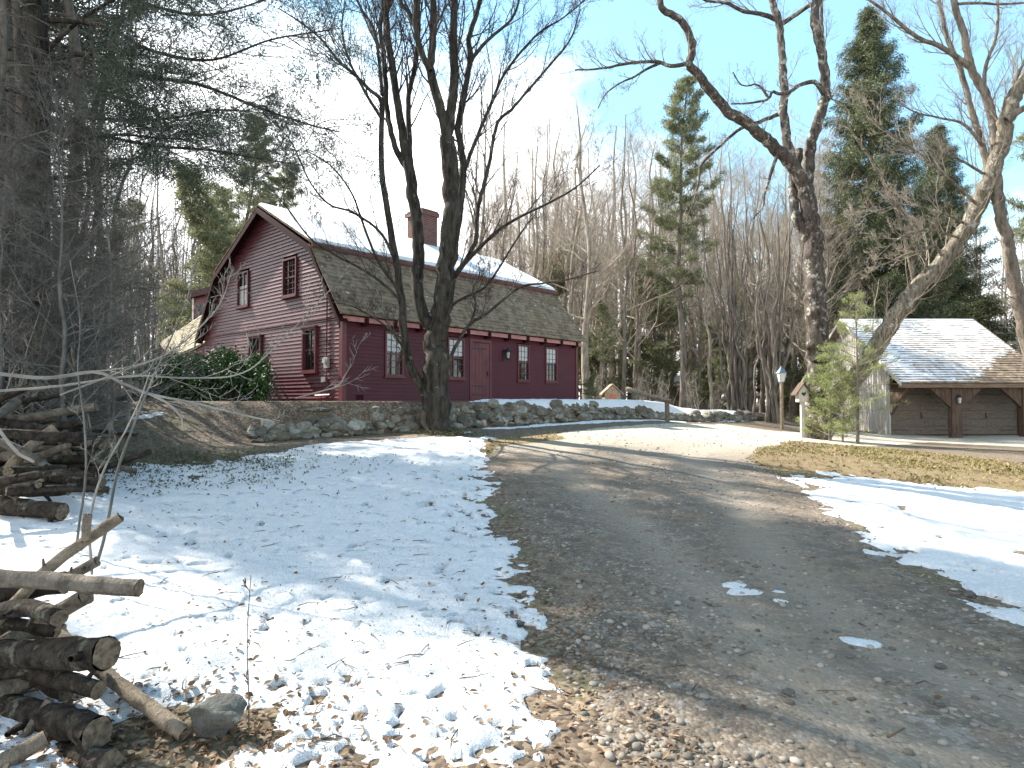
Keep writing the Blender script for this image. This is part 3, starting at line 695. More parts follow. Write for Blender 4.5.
w = MB(); q = V(Da[0], Da[1], 0)+dv*.22-dep*.008; zz = at(200, 317, 26.6)[2]; w.box(q+UZ*zz, dv*.42, -dep*.01, UZ*.55); w.build('dormer_window', GLASS, house)
w = MB(); w.box(V(Da[0], Da[1], zb)-dep*.03, dv*.07, dep*.02, UZ*(zt-zb)); w.build('dormer_trim', PALEWOOD, house)

# ================================================================ STONE WALL
def rock(mb, c, r, sq=(1, 1, .7), rz=0, sub=1, seed=0, amp=.22):
    V0, F0 = ICO[sub]
    v = V0.copy(); rr = np.random.default_rng(seed)
    for _ in range(7):                       # knock flats into it
        n = rr.normal(size=3); n /= np.linalg.norm(n); d = rr.uniform(.5, .85); k = v@n; v = v-np.where(k > d, k-d, 0)[:, None]*n
    v = v*(1+amp*(vnoise(v[:, 0]*2+seed, v[:, 1]*2+v[:, 2]*3, seed % 99)-.5)[:, None])
    if sub >= 3: v = v*(1+.16*fbm(v[:, 0]*3+seed, v[:, 1]*3+v[:, 2]*2.3, seed)+.10*fbm(v[:, 0]*9+seed, v[:, 1]*9+v[:, 2]*7, seed+3))[:, None]
    v = v*np.array(sq)*r; cz, sz = cos(rz), sin(rz)
    v = np.c_[v[:, 0]*cz-v[:, 1]*sz, v[:, 0]*sz+v[:, 1]*cz, v[:, 2]]
    mb.add(v+np.asarray(c), None, F0)
def _ico():
    p = (1+5**.5)/2
    v = np.array([(-1,p,0),(1,p,0),(-1,-p,0),(1,-p,0),(0,-1,p),(0,1,p),(0,-1,-p),(0,1,-p),(p,0,-1),(p,0,1),(-p,0,-1),(-p,0,1)], float); v /= np.linalg.norm(v[0])
    f = np.array([(0,11,5),(0,5,1),(0,1,7),(0,7,10),(0,10,11),(1,5,9),(5,11,4),(11,10,2),(10,7,6),(7,1,8),(3,9,4),(3,4,2),(3,2,6),(3,6,8),(3,8,9),(4,9,5),(2,4,11),(6,2,10),(8,6,7),(9,8,1)])
    R = [(v, f)]
    for _ in range(3):
        V1 = list(map(tuple, v)); c = {}; F = []
        def mid(a, b):
            k = (min(a, b), max(a, b))
            if k not in c: m = (np.array(V1[a])+np.array(V1[b])); V1.append(tuple(m/np.linalg.norm(m))); c[k] = len(V1)-1
            return c[k]
        for a, b, d in f: x, y, z = mid(a, b), mid(b, d), mid(d, a); F += [(a,x,z),(b,y,x),(d,z,y),(x,y,z)]
        v, f = np.array(V1), np.array(F); R.append((v, f))
    return R
ICO = _ico()
sw = thing('stone_wall', 'low dry laid fieldstone wall in front of the red house', 'stone wall', (*WB[:2], gz1(WB[0], WB[1]-.3)))
mb = MB(); sd = 0
def wallrow(mb, s0, s1, ztop, rmin, rmax):
    global sd
    s = s0
    while s < s1:
        base = WB+E1*s-E2*.05; zb = gz1(*(WB+E1*s-E2*.35)[:2]); zt = ztop(s); z = zb+.02; row = 0
        step = RND.uniform(rmin, rmax)*1.5
        while z < zt-.05:
            r = RND.uniform(rmin, rmax); sd += 1
            p = base+E1*RND.uniform(-.08, .08)+E2*(.10*row+RND.uniform(-.05, .05))
            hh = RND.uniform(.42, .9)
            rock(mb, (p[0], p[1], z+r*hh*.6), r, (RND.uniform(.9, 1.35), .9, hh), ANG+pi/2-ANG*2+RND.uniform(-.3, .3), 2, sd)
            z += r*hh*1.18; row += 1
        s += step
wallrow(mb, -1.9, 10.6, lambda s: 1.50-.22*max(0, (.6-s))/2.5-(.12 if s > 8.5 else 0), .085, .24)
mb.build('wall_stones', WALLSTONE, sw, smooth=True)
mb = MB(); wallrow(mb, -3.6, -1.9, lambda s: 1.05+.08*(s+3.6), .10, .19); mb.build('tumbled_end', WALLSTONE, sw, smooth=True)
rw = thing('stone_wall', 'broken row of tumbled stones under the snow bank right of the house', 'stone wall', tuple(WB+E1*14+UZ*.6))
mb = MB(); wallrow(mb, 11.0, 22.5, lambda s: gz1(*(WB+E1*s-E2*.35)[:2])+.22+.16*(vnoise(np.array([s*.9]), np.array([0.]), 4)[0]), .12, .24); mb.build('wall_stones', WALLSTONE, rw, smooth=True)
def single_rock(px, py, wpx, label, sq=(1.2, .8, .55), mat=ROCK, seed=1, name='rock', group=None, sink=.25):
    p = atg(px, py); r = wpx/2/FPX*p[1]/sq[0]
    mb = MB(); rock(mb, (p[0], p[1]+r*.3, p[2]+r*sq[2]*(1-sink*2)), r, sq, RND.uniform(-.3, .3), 3, seed, .35)
    o = mb.build(name, mat, None, (p[0], p[1], p[2]), smooth=True); return tag(o, label, 'rock', group)
single_rock(217, 741, 60, 'rough grey boulder in the foreground leaf litter beside the pale pole', (1.2, .95, .95), seed=5, sink=.12)
single_rock(312, 411, 34, 'flat pale slab lying in the dirt before the gable wall', (1.6, .8, .22), seed=7)
single_rock(118, 434, 36, 'low flat grey stone at the edge of the brush pile', (1.4, .9, .28), seed=9)
single_rock(330, 422, 18, 'pale boulder sitting on the stone wall left of the maple', (1.2, .8, .7), seed=15)
for i, (x, y, w_, lab) in enumerate([(519,625,13,'small brown stone at the left driveway edge beside the snow'),(935,716,17,'pale flat stone on the lower right of the driveway'),(790,695,16,'grey stone half sunk in the lower middle of the driveway'),(971,597,17,'grey stone at the edge of the right snow patch'),(716,734,13,'light stone near the bottom centre of the driveway'),(940,668,13,'blue grey stone among gravel below the right snow patch'),(648,733,10,'small pale stone low on the driveway left of centre'),(852,700,9,'small round stone between the two pale lower driveway stones'),(996,652,15,'grey stone under the right snow patch near the frame edge'),(505,700,11,'brown stone low beside the left snow edge')]):
    single_rock(x, y, w_, lab, (1.2, .85, .5), seed=30+i, group='larger stones in the driveway')

# ================================================================ GARAGE
gar = thing('garage', 'weathered timber garage with a snow dusted shingle roof and two doors', 'garage', (21, 30.6, 0))
GA, GB, GF, GR, GK = 17.6, 27.2, 29.0, 34.2, 39.4; GEZ, GRZ = 2.43, 5.98
XR = 24.75
def GH(s, t, z): return V(s, GF+t, z)
slope('roof', SHING_BRN, 0, GEZ, GR-GF, GRZ, GA, XR, 30, parent=gar, HF=GH, thick=.06, curve=.0)
slope('roof', SHING_BRN, GK-GF, GEZ, GR-GF, GRZ, GA, XR, 16, parent=gar, HF=GH, thick=.06, sign=-1)
def hipcut(S, T): return 0
_gd = V(GR-GF, GRZ-GEZ); _gn = V(-_gd[1], _gd[0])/np.linalg.norm(_gd)
def PGR(s, x, h):
    return V(s, GF+_gd[0]*x+_gn[0]*(.036+h), GEZ+_gd[1]*x+_gn[1]*(.036+h))
def gmask(S, T):
    d = (T-.02)*5.2-(S-20.3)*.62                    # snow gone from the lower right where the sun has reached
    r = .30*np.clip(d+.5, -1.2, .55)-.02
    streak = .20*(np.sin(T*30*2*pi)*.5+.5)*(1-T*.75)*(.3+1.2*vnoise(S*1.3, T*9, 66))   # shingle butts catch less
    return r-streak+.26*fbm(S*6, T*26, 12, 4)
rs = roof_snow('roof_snow', PGR, GA+.03, XR-.03, 230, 241, .022, 5, gar, gmask)
w = MB(); w.box(V(GA+.02, GF+.03, GEZ-.20), V(XR-GA-.04, 0, 0), V(0, .16, 0), UZ*.18); w.build('eave_beam', TIMBERH, gar)
w = MB(); w.box(V(GA+.05, GF+.2, GEZ-.02), V(XR-GA-.1, 0, 0), V(0, 1.4, 0), UZ*.03); w.build('soffit', TIMBERH, gar)
gx = GA+.42
w = MB()  # left gable wall of vertical boards
y = 30.55
while y < 38.6:
    wd = .22; zt = min(GEZ+(y-GF)/(GR-GF)*(GRZ-GEZ), GEZ+(GK-y-wd)/(GK-GR)*(GRZ-GEZ))-.10
    zt2 = min(GEZ+(y+wd-GF)/(GR-GF)*(GRZ-GEZ), GEZ+(GK-y-wd)/(GK-GR)*(GRZ-GEZ))-.10; zt = min(zt, zt2)
    w.box(V(gx, y+.006, -.1), V(.05, 0, 0), V(0, wd-.012, 0), UZ*(zt+.1)); w.box(V(gx-.02, y-.025, -.1), V(.02, 0, 0), V(0, .05, 0), UZ*(zt+.08)); y += wd
w.build('side_wall', PALEWOOD, gar)
w = MB()
for (ya, za), (yb, zb) in (((GF-.05, GEZ-.12), (GR, GRZ-.08)), ((GR, GRZ-.08), (GK, GEZ-.12))):
    a, b = V(GA-.03, ya, za), V(GA-.03, yb, zb); w.box(a, b-a, UZ*.16, V(.05, 0, 0))
w.build('rake_board', PALEWOOD, gar)
w = MB(); w.box(V(24.3, 30.6, -.1), V(.08, 0, 0), V(0, 7.9, 0), UZ*2.5); w.box(V(gx+.06, 38.4, -.1), V(5.8, 0, 0), V(0, .08, 0), UZ*2.4); w.build('rear_wall', PLANK, gar)
DY = 30.75
def gdoor(x0, x1, lab):
    w = MB(); n = 5
    for i in range(n): w.box(V(x0, DY, i*.385+.02), V(x1-x0, 0, 0), V(0, .05, 0), UZ*.377)
    d = w.build('garage_door', PLANK, gar); d['label'] = lab
    for z in (.22, 1.52):
        for xa in (x0-.02, x1-.78):
            h = MB(); h.box(V(xa, DY-.022, z), V(.8, 0, 0), V(0, .02, 0), UZ*.035); h.build('hinge', IRON, d)
    h = MB(); xm = (x0+x1)/2; h.box(V(xm-.04, DY-.03, .78), V(.05, 0, 0), V(0, .03, 0), UZ*.28); h.cone(V(xm+.03, DY-.05, .85), .045, .045, .03, 8); h.build('handle', IRON, d)
gdoor(18.15, 21.15, 'left plank garage door'); gdoor(21.25, 24.25, 'right plank garage door')
w = MB(); w.box(V(18.1, DY+.01, 1.96), V(6.2, 0, 0), V(0, .05, 0), UZ*.45); w.build('door_header', PLANK, gar)
for k, px in enumerate((20.30, 23.55)):
    w = MB(); w.box(V(px-.22, GF+.22, -.05), V(.46, 0, 0), V(0, .30, 0), UZ*(GEZ-.14)); po = w.build('post', TIMBER, gar)
    for sg in (-1, 1):
        w = MB(); y0 = GF+.27; xa = px+.01+sg*.225
        w.poly([V(xa, y0, GEZ-1.12), V(xa, y0, GEZ-.20), V(xa+sg*1.0, y0, GEZ-.20)], V(0, .20, 0)); w.build('brace', TIMBER, po)
w = MB(); a = V(gx+.1, GF+.3, GEZ-.22); w.poly([V(gx, 30.5, .95), V(gx, 30.5, 2.2), V(gx, GF+.25, 2.2)], V(.12, 0, 0)); w.build('brace', TIMBER, gar)
gl = thing('lantern', 'small black lantern hanging on the first garage post', 'lantern', (20.33, 29.15, 1.55))
w = MB(); c = V(20.33, 29.08, 1.52); w.cone(c+UZ*.26, .15, .03, .13, 6); w.cone(c-UZ*.02, .09, .09, .02, 6); w.tube([c+UZ*.38, c+V(0, .16, .38)], .012, 5); w.tube([c+V(0, .13, .1), c+V(0, .13, .42)], .02, 5)
for i in range(4): a = i*pi/2+.4; w.tube([c+V(.075*cos(a), .075*sin(a), 0), c+V(.115*cos(a), .115*sin(a), .27)], .008, 4)
w.build('lantern_cage', IRON, gl)
w = MB(); w.cone(c, .065, .10, .25, 6); w.build('lantern_glass', PALE_PANEL, gl)

# ================================================================ LAMP POST, FENCE, BIRDHOUSE, DOG HOUSE
def wp(px, Y): x = (px-CX)/FPX*Y; return V(x, Y, gz1(x, Y))
p = wp(781.5, 27.6); p[2] -= .03
lp = thing('lamp_post', 'pale wooden post lamp with a blue grey lantern head behind the stones', 'lamp post', p)
hgt = at(781, 383, p[1])[2]-p[2]
w = MB(); w.cbox(p, .105, .105, hgt, .3); w.build('post', LOGPALE, lp)
c = p+UZ*hgt
w = MB(); w.cone(c, .07, .10, .05, 4, .9); w.cone(c+UZ*.42, .255, .03, .26, 4, .9); w.cone(c+UZ*.68, .03, .02, .06, 6)
for i in range(4): a = i*pi/2+.9; w.tube([c+V(.13*cos(a), .13*sin(a), .04), c+V(.22*cos(a), .22*sin(a), .43)], .014, 4)
w.build('lantern_frame', simple('blue_grey_tin', (.16,.22,.28), (.22,.28,.34), 10, .4, .1, metal=.4), lp)
w = MB(); w.cone(c+UZ*.05, .115, .20, .38, 4, .9); w.build('lantern_glass', simple('milky_glass', (.62,.62,.58), None, rough=.2), lp)
# rail fence
fp1, fp2 = wp(634.5, 24.5), wp(667.5, 23.2)
fe = thing('rail_fence', 'single pale log rail on two short posts beyond the stone wall', 'fence', fp1)
w = MB(); w.tube(spline([at(627, 389, 24.9), at(648, 395.5, 24), at(672, 401.5, 23.1)], 8), np.linspace(.10, .075, 8), 8, .1); w.build('rail', LOGPALE, fe, smooth=True)
for fp, yt in ((fp1, 391.5), (fp2, 399.5)):
    w = MB(); zt = at(650, yt, fp[1])[2]; w.tube([fp-UZ*.2, V(fp[0], fp[1]+.1, zt)], .085, 7, .1); w.build('post', LOGGREY, fe, smooth=True)
# birdhouse on a post
p = wp(802, 24.2)
bh = thing('birdhouse', 'pale wooden birdhouse with a heart shaped hole beside the cherry trunk', 'birdhouse', p)
zt = at(802, 402, p[1])[2]
w = MB(); w.cbox(p-UZ*.1, .12, .12, zt-p[2]+.1); w.build('post', PALEWOOD, bh)
w = MB(); b = V(p[0]-.18, p[1]-.14, zt); w.poly([b, b+V(.36, 0, 0), b+V(.36, 0, .42), b+V(.18, 0, .66), b+V(0, 0, .42)], V(0, .3, 0)); w.build('box', PALEWOOD, bh)
w = MB()
for sg in (-1, 1): w.poly([b+V(.18, -.08, .69), b+V(.18+sg*.33, -.08, .25), b+V(.18+sg*.33, -.08, .29), b+V(.18, -.08, .74)], V(0, .46, 0))
w.build('roof', TIMBER, bh)
th = np.linspace(0, 2*pi, 21)[:-1]; hx = 16*np.sin(th)**3; hy = 13*np.cos(th)-5*np.cos(2*th)-2*np.cos(3*th)-np.cos(4*th)
w = MB(); cc = b+V(.18, -.008, .30); v = [cc]+[cc+V(x*.0055, 0, y*.0055) for x, y in zip(hx, hy)]; w.add(v, None, [(0, i+1, (i+1) % 20+1) for i in range(20)]); w.build('heart_hole', IRON, bh)
# doghouse
p = wp(611.5, 28.0); p[2] = at(611, 404, 28)[2]
dh = thing('doghouse', 'tiny shingled doghouse with an orange red door past the house corner', 'doghouse', p)
w = MB(); b = p+V(-.30, 0, -.3); w.poly([b, b+V(.70, 0, 0), b+V(.70, 0, .78), b+V(.35, 0, 1.10), b+V(0, 0, .78)], V(.0, .8, 0)); w.build('wall', LOGPALE, dh)
w = MB()
for sg in (-1, 1): w.poly([b+V(.35, -.10, 1.13), b+V(.35+sg*.47, -.10, .70), b+V(.35+sg*.47, -.10, .75), b+V(.35, -.10, 1.19)], V(0, 1.0, 0))
w.build('roof', SHING_BRN, dh)
w = MB(); w.box(b+V(.2, -.02, .3), V(.28, 0, 0), V(0, .015, 0), UZ*.42); w.build('door', REDDOOR, dh)
# a distant shed seen through the trunks
p = wp(666, 60); sh = thing('shed', 'pale low shed far behind the tree trunks', 'shed', p)
w = MB(); w.box(p+V(-2.6, 0, 0), V(5.2, 0, 0), V(0, 3, 0), UZ*2.2); w.build('wall', LOGPALE, sh)
w = MB(); w.poly([p+V(-2.9, -.3, 2.1), p+V(-2.9, 1.5, 3.1), p+V(-2.9, 3.3, 2.1)], V(5.8, 0, 0)); w.build('roof', PALEWOOD, sh)
# ================================================================ TREES
def rvec(): return RG.normal(size=3)
def unit(v): return v/(np.linalg.norm(v)+1e-12)
def grow(T, p, d, L, r, lvl, up=.25, wob=.35, kids=(7, 5, 4), lf=(.5, .52, .5), ang=.75, sides=(5, 4, 3, 3), tips=None, start=.25, tip_r=.25):
    """one branch and, recursively, its side branches; T.tube collects them"""
    n = (7, 5, 4, 3)[min(lvl, 3)]
    P = [p]; dd = d; st = L/(n-1); D = [d]
    nz = RG.normal(size=(n, 3))*wob
    for i in range(n-1):
        dd = unit(dd+nz[i]*.5+UZ*up*.35); P.append(P[-1]+dd*st); D.append(dd)
    P = np.array(P); T.tube(P, r*np.linspace(1, tip_r, n), sides[min(lvl, 3)])
    if lvl >= len(kids):
        if tips is not None: tips.append((P[-1], dd)); 
        return
    k = kids[lvl]; k = max(1, int(k*RND.uniform(.75, 1.25)+.5))
    for j in range(k):
        x = start+(1-start)*(j+RND.random())/k; f = x*(n-1); i = min(int(f), n-2); q = P[i]+(P[i+1]-P[i])*(f-i); dr = D[i+1]
        side = unit(np.cross(dr, rvec())); a = ang*RND.uniform(.6, 1.3)
        nd = unit(dr*cos(a)+side*sin(a))
        grow(T, q, nd, L*lf[lvl]*RND.uniform(.6, 1.15)*(1.15-.5*x), max(r*(1-.7*x)*.55, .0035), lvl+1, up, wob, kids, lf, ang, sides, tips, .15, tip_r)
    if tips is not None: tips.append((P[-1], dd))
def leaves(mb, C, Dr, n, rad, ln, wd, droop=0, flat=1.0, along=.6):
    """n thin faces around every centre (vectorised); Dr: branch direction"""
    C = np.repeat(np.asarray(C), n, 0); Dr = np.repeat(np.asarray(Dr), n, 0); M = len(C)
    o = RG.normal(size=(M, 3))*rad*.5; o[:, 2] *= flat
    c = C+o
    d = Dr*along+RG.normal(size=(M, 3))*.6; d[:, 2] -= droop; d /= np.linalg.norm(d, axis=1, keepdims=True)+1e-9
    s = np.cross(d, RG.normal(size=(M, 3))); s /= np.linalg.norm(s, axis=1, keepdims=True)+1e-9
    l = ln*RG.uniform(.6, 1.3, (M, 1)); w = wd*RG.uniform(.7, 1.3, (M, 1))
    v = np.stack([c-d*l*.5, c+s*w*.5, c+d*l*.5, c-s*w*.5], 1).reshape(-1, 3)
    mb.add(v, np.arange(M*4).reshape(-1, 4))
# ---- prototypes (each is placed for real; the rest are copies that share meshes)
def proto_bare(name, h, r, barkm, twigm, seed, first=.35, spread=.75, n=20, lvl=(6, 5, 4), up=.35, stems=1, twig=True, lean=.03):
    global RG, RND
    RG = np.random.default_rng(seed); RND = random.Random(seed)
    root = thing(name, 'x', 'tree', (0, 0, 0)); tr = MB(); cr = MB()
    for s_ in range(stems):
        k = 9; b = V(RG.normal()*.25, RG.normal()*.25, -.2) if stems > 1 else V(0, 0, -.2)
        top = V(RG.normal()*h*lean, RG.normal()*h*lean, h*RND.uniform(.85, 1)) if stems == 1 else V(RG.normal()*h*.11, RG.normal()*h*.11, h*RND.uniform(.75, 1))
        P = np.array([b+(top-b)*(i/(k-1))+V(RG.normal()*.12, RG.normal()*.12, 0)*(i > 0)*(h/14) for i in range(k)])
        P = spline(P, 16); rr = r*(1-np.linspace(0, 1, 16)**1.1*.86); rr[0] *= 1.35; rr[1] *= 1.05
        if stems > 1: rr *= RND.uniform(.5, 1)
        tr.tube(P, rr, 7, .08)
        m = n if stems == 1 else max(4, n//stems)
        for j in range(m):
            x = first+(1-first)*(j+RND.random())/m; f = x*15; i = min(int(f), 14); q = P[i]+(P[i+1]-P[i])*(f-i)
            a = RND.uniform(0, 2*pi); el = RND.uniform(.25, .9) if stems == 1 else RND.uniform(.7, 1.2)
            d = V(cos(a)*cos(el), sin(a)*cos(el), sin(el))
            L = h*.30*spread*RND.uniform(.6, 1.2)*(1.25-x*.85)*(1 if stems == 1 else .6)
            grow(cr, q, d, L, max(r*(1-x)*.42, .012), 0, up, .3, lvl, sides=(4, 3, 3, 3))
    t = tr.build('trunk', barkm, root, smooth=True); c = cr.build('crown', twigm, root)
    return root, [t, c]
def proto_pine(name, h, r, needle, seed, crown0=.3, wid=3.2, whorl=.75, dens=1.0, dead=True, leafn=26, ln=.30, wd=.035, barkm=None, deadm=None):
    global RG, RND
    RG = np.random.default_rng(seed); RND = random.Random(seed)
    root = thing(name, 'x', 'tree', (0, 0, 0)); tr = MB(); br = MB(); fo = MB()
    P = spline(np.array([V(RG.normal()*.08*i, RG.normal()*.08*i, h*i/5-(.2 if i == 0 else 0)) for i in range(6)]), 14)
    tr.tube(P, r*np.linspace(1, .12, 14)*np.r_[1.25, np.ones(13)], 8, .06)
    C = []; D = []
    z = h*(.12 if dead else crown0)
    while z < h*.985:
        x = z/h; q = P[min(int(x*13), 12)]+(P[min(int(x*13)+1, 13)]-P[min(int(x*13), 12)])*(x*13-int(x*13))
        live = x > crown0; y = (x-crown0)/(1-crown0)
        prof = (min(1, y*4+.35)*(1-y)**.75+.07) if live else .5*RND.uniform(.4, 1)
        nb = RND.randint(4, 6) if live else RND.randint(1, 3); a0 = RND.uniform(0, 6.28)
        for k in range(nb):
            if live and RND.random() > .86: continue
            a = a0+k*2*pi/nb+RND.uniform(-.35, .35); L = wid*prof*RND.uniform(.55, 1.2)
            el = RND.uniform(-.05, .3)+.5*y if live else RND.uniform(-.25, .2)
            d = V(cos(a)*cos(el), sin(a)*cos(el), sin(el)); m = 5
            B = np.array([q+d*L*t/(m-1)+UZ*(.10*L*(t/(m-1))**2)*(1 if live else -1) for t in range(m)])
            B[1:] += RG.normal(size=(m-1, 3))*.05*L
            br.tube(B, np.linspace(max(r*.16*(1.1-x), .015), .006, m), 4)
            nt = int(L*(3.4 if live else 2.0))+2
            for j in range(nt):
                t = (.25 if live else .2)+(.78*(j+RND.random())/nt); f = min(t, .999)*(m-1); i = int(f); c = B[i]+(B[i+1]-B[i])*(f-i)
                sd_ = unit(np.cross(d, UZ))*RND.choice((-1, 1)); dd = unit(d*.7+sd_*RND.uniform(.3, 1)+UZ*RND.uniform(-.1, .35)); l = L*.30*(1.2-t)+.18
                br.tube([c, c+dd*l*.5+rvec()*.02, c+dd*l], [.008, .006, .003], 3)
                if live:
                    for u in (.35, .7, 1.0):
                        if RND.random() < dens: C.append(c+dd*l*u); D.append(dd)
        z += whorl*RND.uniform(.7, 1.2)*(1-.45*x)
    leaves(fo, C, D, leafn, .26, ln, wd, -.15, .6)
    t = tr.build('trunk', barkm or BARK_GREY, root, smooth=True); b = br.build('branches', deadm or TWIG_SHADE, root); c = fo.build('crown', needle, root)
    return root, [t, b, c]
def proto_spruce(name, h, r, wid, seed, dens=1):
    global RG, RND
    RG = np.random.default_rng(seed); RND = random.Random(seed)
    root = thing(name, 'x', 'tree', (0, 0, 0)); tr = MB(); br = MB(); fo = MB()
    tr.tube([(0, 0, -.2), (0, 0, h*.5), (0, 0, h)], [r, r*.55, .02], 8); C = []; D = []
    z = h*.06
    while z < h*.99:
        x = z/h; L0 = wid*(1-x)**.85*(.75+.25*min(1, x*6))+.15; nb = int(5+4*(1-x)); a0 = RND.uniform(0, 6.28)
        for k in range(nb):
            a = a0+k*2*pi/nb+RND.uniform(-.3, .3); L = L0*RND.uniform(.5, 1.28); el = RND.uniform(-.35, -.05)+.55*x
            d = V(cos(a)*cos(el), sin(a)*cos(el), sin(el)); m = 6
            B = np.array([V(0, 0, z)+d*L*t/(m-1)+UZ*(.16*L*(t/(m-1))**2.2) for t in range(m)])
            br.tube(B, np.linspace(.05*(1.1-x), .008, m), 4)
            nt = int(L*4.2)+2; s_ = unit(np.cross(d, UZ))
            for j in range(nt):
                t = .12+.88*(j+RND.random())/nt; f = min(t, .999)*(m-1); i = int(f); c = B[i]+(B[i+1]-B[i])*(f-i)
                l = (.25+.28*L*(1.05-t)); dd = unit(d*.6+s_*RND.choice((-1, 1))*RND.uniform(.2, 1)-UZ*RND.uniform(.15, .8))
                for u in (.25, .6, 1):
                    if RND.random() < dens: C.append(c+dd*l*u-UZ*.1*u); D.append(dd)
        z += .42*RND.uniform(.75, 1.25)*(1-.4*x)
    leaves(fo, C, D, 20, .24, .21, .030, .45, .8, .9)
    t = tr.build('trunk', BARK_GREY, root, smooth=True); b = br.build('branches', TWIG_SHADE, root); c = fo.build('crown', SPRUCE, root)
    return root, [t, b, c]
PR = {}
def place(key, px, Y, h, label, group=None, rz=None, sx=1, cat=None, X=None):
    """put the prototype at image column px, distance Y, scaled to height h"""
    P = PR[key]; x = (px-CX)/FPX*Y if X is None else X; loc = (x, Y, gz1(x, Y)-.05); s = h/P['h']; rz = PRND.uniform(0, 6.28) if rz is None else rz
    scl = (s*sx, s*sx, s)
    if not P['used']:
        P['used'] = True; r = P['root']; r.location = loc; r.rotation_euler = (0, 0, rz); r.scale = scl; r['label'] = label
        if group: r['group'] = group
        return r
    return copy_tree(P['root'], P['kids'], loc, rz, scl, label, group)
PRND = random.Random(77)
def reg(key, h, rk): PR[key] = dict(h=h, root=rk[0], kids=rk[1], used=False)
reg('b1', 18, proto_bare('bare_tree', 18, .20, BARK_TAN, TWIG_TAN, 101, .33, .95, 30, (7, 6, 4)))
reg('b2', 18, proto_bare('bare_tree', 18, .17, BARK_TAN, TWIG_GREY, 102, .42, .8, 18, (6, 5, 4)))
reg('b3', 16, proto_bare('bare_tree', 16, .14, BARK_GREY, TWIG_TAN, 103, .20, .9, 34, (7, 6, 4)))
reg('b4', 17, proto_bare('bare_tree', 17, .14, BARK_GREY, TWIG_GREY, 104, .5, .7, 14, (6, 4, 4)))
reg('b5', 18, proto_bare('bare_tree', 18, .24, BARK_TAN, TWIG_TAN, 105, .25, 1.15, 20, (7, 6, 4), up=.5))
reg('col', 14, proto_bare('multi_stemmed_tree', 14, .13, BARK_GREY, TWIG_GREY, 106, .3, .5, 60, (5, 4, 3), up=.6, stems=13))
reg('s1', 15, proto_bare('bare_tree', 15, .12, BARK_GREY, TWIG_SHADE, 107, .45, .7, 16, (6, 4, 3)))
reg('s2', 16, proto_bare('bare_tree', 16, .15, BARK_GREY, TWIG_SHADE, 108, .3, .8, 22, (6, 5, 3)))
reg('sap', 5, proto_bare('sapling', 5, .032, TWIG_GREY, TWIG_GREY, 109, .2, .9, 10, (4, 3), up=.5))
reg('tangle', 8, proto_bare('bare_tree', 8, .055, TWIG_SHADE, TWIG_SHADE, 118, .05, 1.15, 60, (7, 5, 4), up=.02))
reg('bush', 2.6, proto_bare('bare_shrub', 2.6, .018, TWIG_GREY, TWIG_TAN, 110, .15, 1.3, 50, (4, 3), up=.2, stems=12))
reg('p1', 18, proto_pine('pine_tree', 18, .24, PINE, 111, .34, 3.1, dens=.62))
reg('p2', 17, proto_pine('pine_tree', 17, .2, PINE, 112, .45, 2.8, dens=.55))
reg('p3', 7, proto_pine('pine_tree', 7, .08, PINE, 113, .12, 1.7, .45, .8, dead=False, leafn=22, ln=.22))
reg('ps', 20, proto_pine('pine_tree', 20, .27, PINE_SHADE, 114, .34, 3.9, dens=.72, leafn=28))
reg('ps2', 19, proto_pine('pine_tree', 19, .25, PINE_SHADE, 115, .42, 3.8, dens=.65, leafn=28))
reg('sp', 24, proto_spruce('spruce_tree', 24.5, .32, 5.6, 116, .95))
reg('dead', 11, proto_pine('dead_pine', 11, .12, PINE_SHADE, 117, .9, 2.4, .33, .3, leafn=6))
# --- centre and right background
GB1 = 'bare trees standing in the woods behind the house'
def hgt_for(px, py, Y): x = (px-CX)/FPX*Y; return at(px, py, Y)[2]-gz1(x, Y)
def placeto(key, px, Y, py, label, group=None, **k): return place(key, px, Y, hgt_for(px, py, Y), label, group, **k)
placeto('b5', 588, 33, 95, 'tall pale bare tree with a wide fan of limbs rising just behind the house corner', rz=.4)
placeto('b1', 566, 38, 110, 'bare tree with upswept tan twigs directly left of the wide fan tree', rz=1.4)
placeto('b3', 622, 36, 130, 'leaning bare tree right of the fan tree, above the tiny doghouse', rz=2.0)
placeto('b1', 528, 40, 120, 'bare tan tree rising behind the right end of the snowy roof', rz=3)
placeto('b2', 540, 46, 150, 'slim bare tree standing behind the roof end among others', rz=1)
placeto('p1', 683, 36, 78, 'tall thin crowned pine with a straight trunk left of the cherry tree', rz=.5, sx=.85)
placeto('b2', 712, 34, 190, 'slender pale bare tree between the tall pine and the stem clump', rz=2.5)
placeto('col', 768, 31, 165, 'dense clump of straight grey stems behind the post lamp', rz=.3)
placeto('col', 738, 35, 185, 'second paler clump of upright stems left of the post lamp', rz=2.3)
placeto('sp', 874, 43, 12, 'huge dark spruce towering behind the garage', rz=.2, sx=1.02)
placeto('sp', 943, 47, 128, 'smaller dark spruce to the right of the huge one, behind the garage', rz=2.2, sx=1.05)
lab1 = 'plain bare tree in the woods behind the house and lamp'
for i in range(96):
    px = 470+i*4.0+PRND.uniform(-7, 7); Y = PRND.uniform(38, 74)
    placeto(PRND.choice(('b1','b2','b3','b4','b5','b3','b1')), px, Y, PRND.uniform(105, 225), lab1, GB1)
for i, (px, Y, py) in enumerate(((602,34,300),(645,42,255),(742,44,280),(548,46,250),(820,40,300))):
    placeto('p3' if i % 2 else 'p2', px, Y, py, 'light green pine standing among the bare trunks behind the stone wall', 'pines among the bare trees')
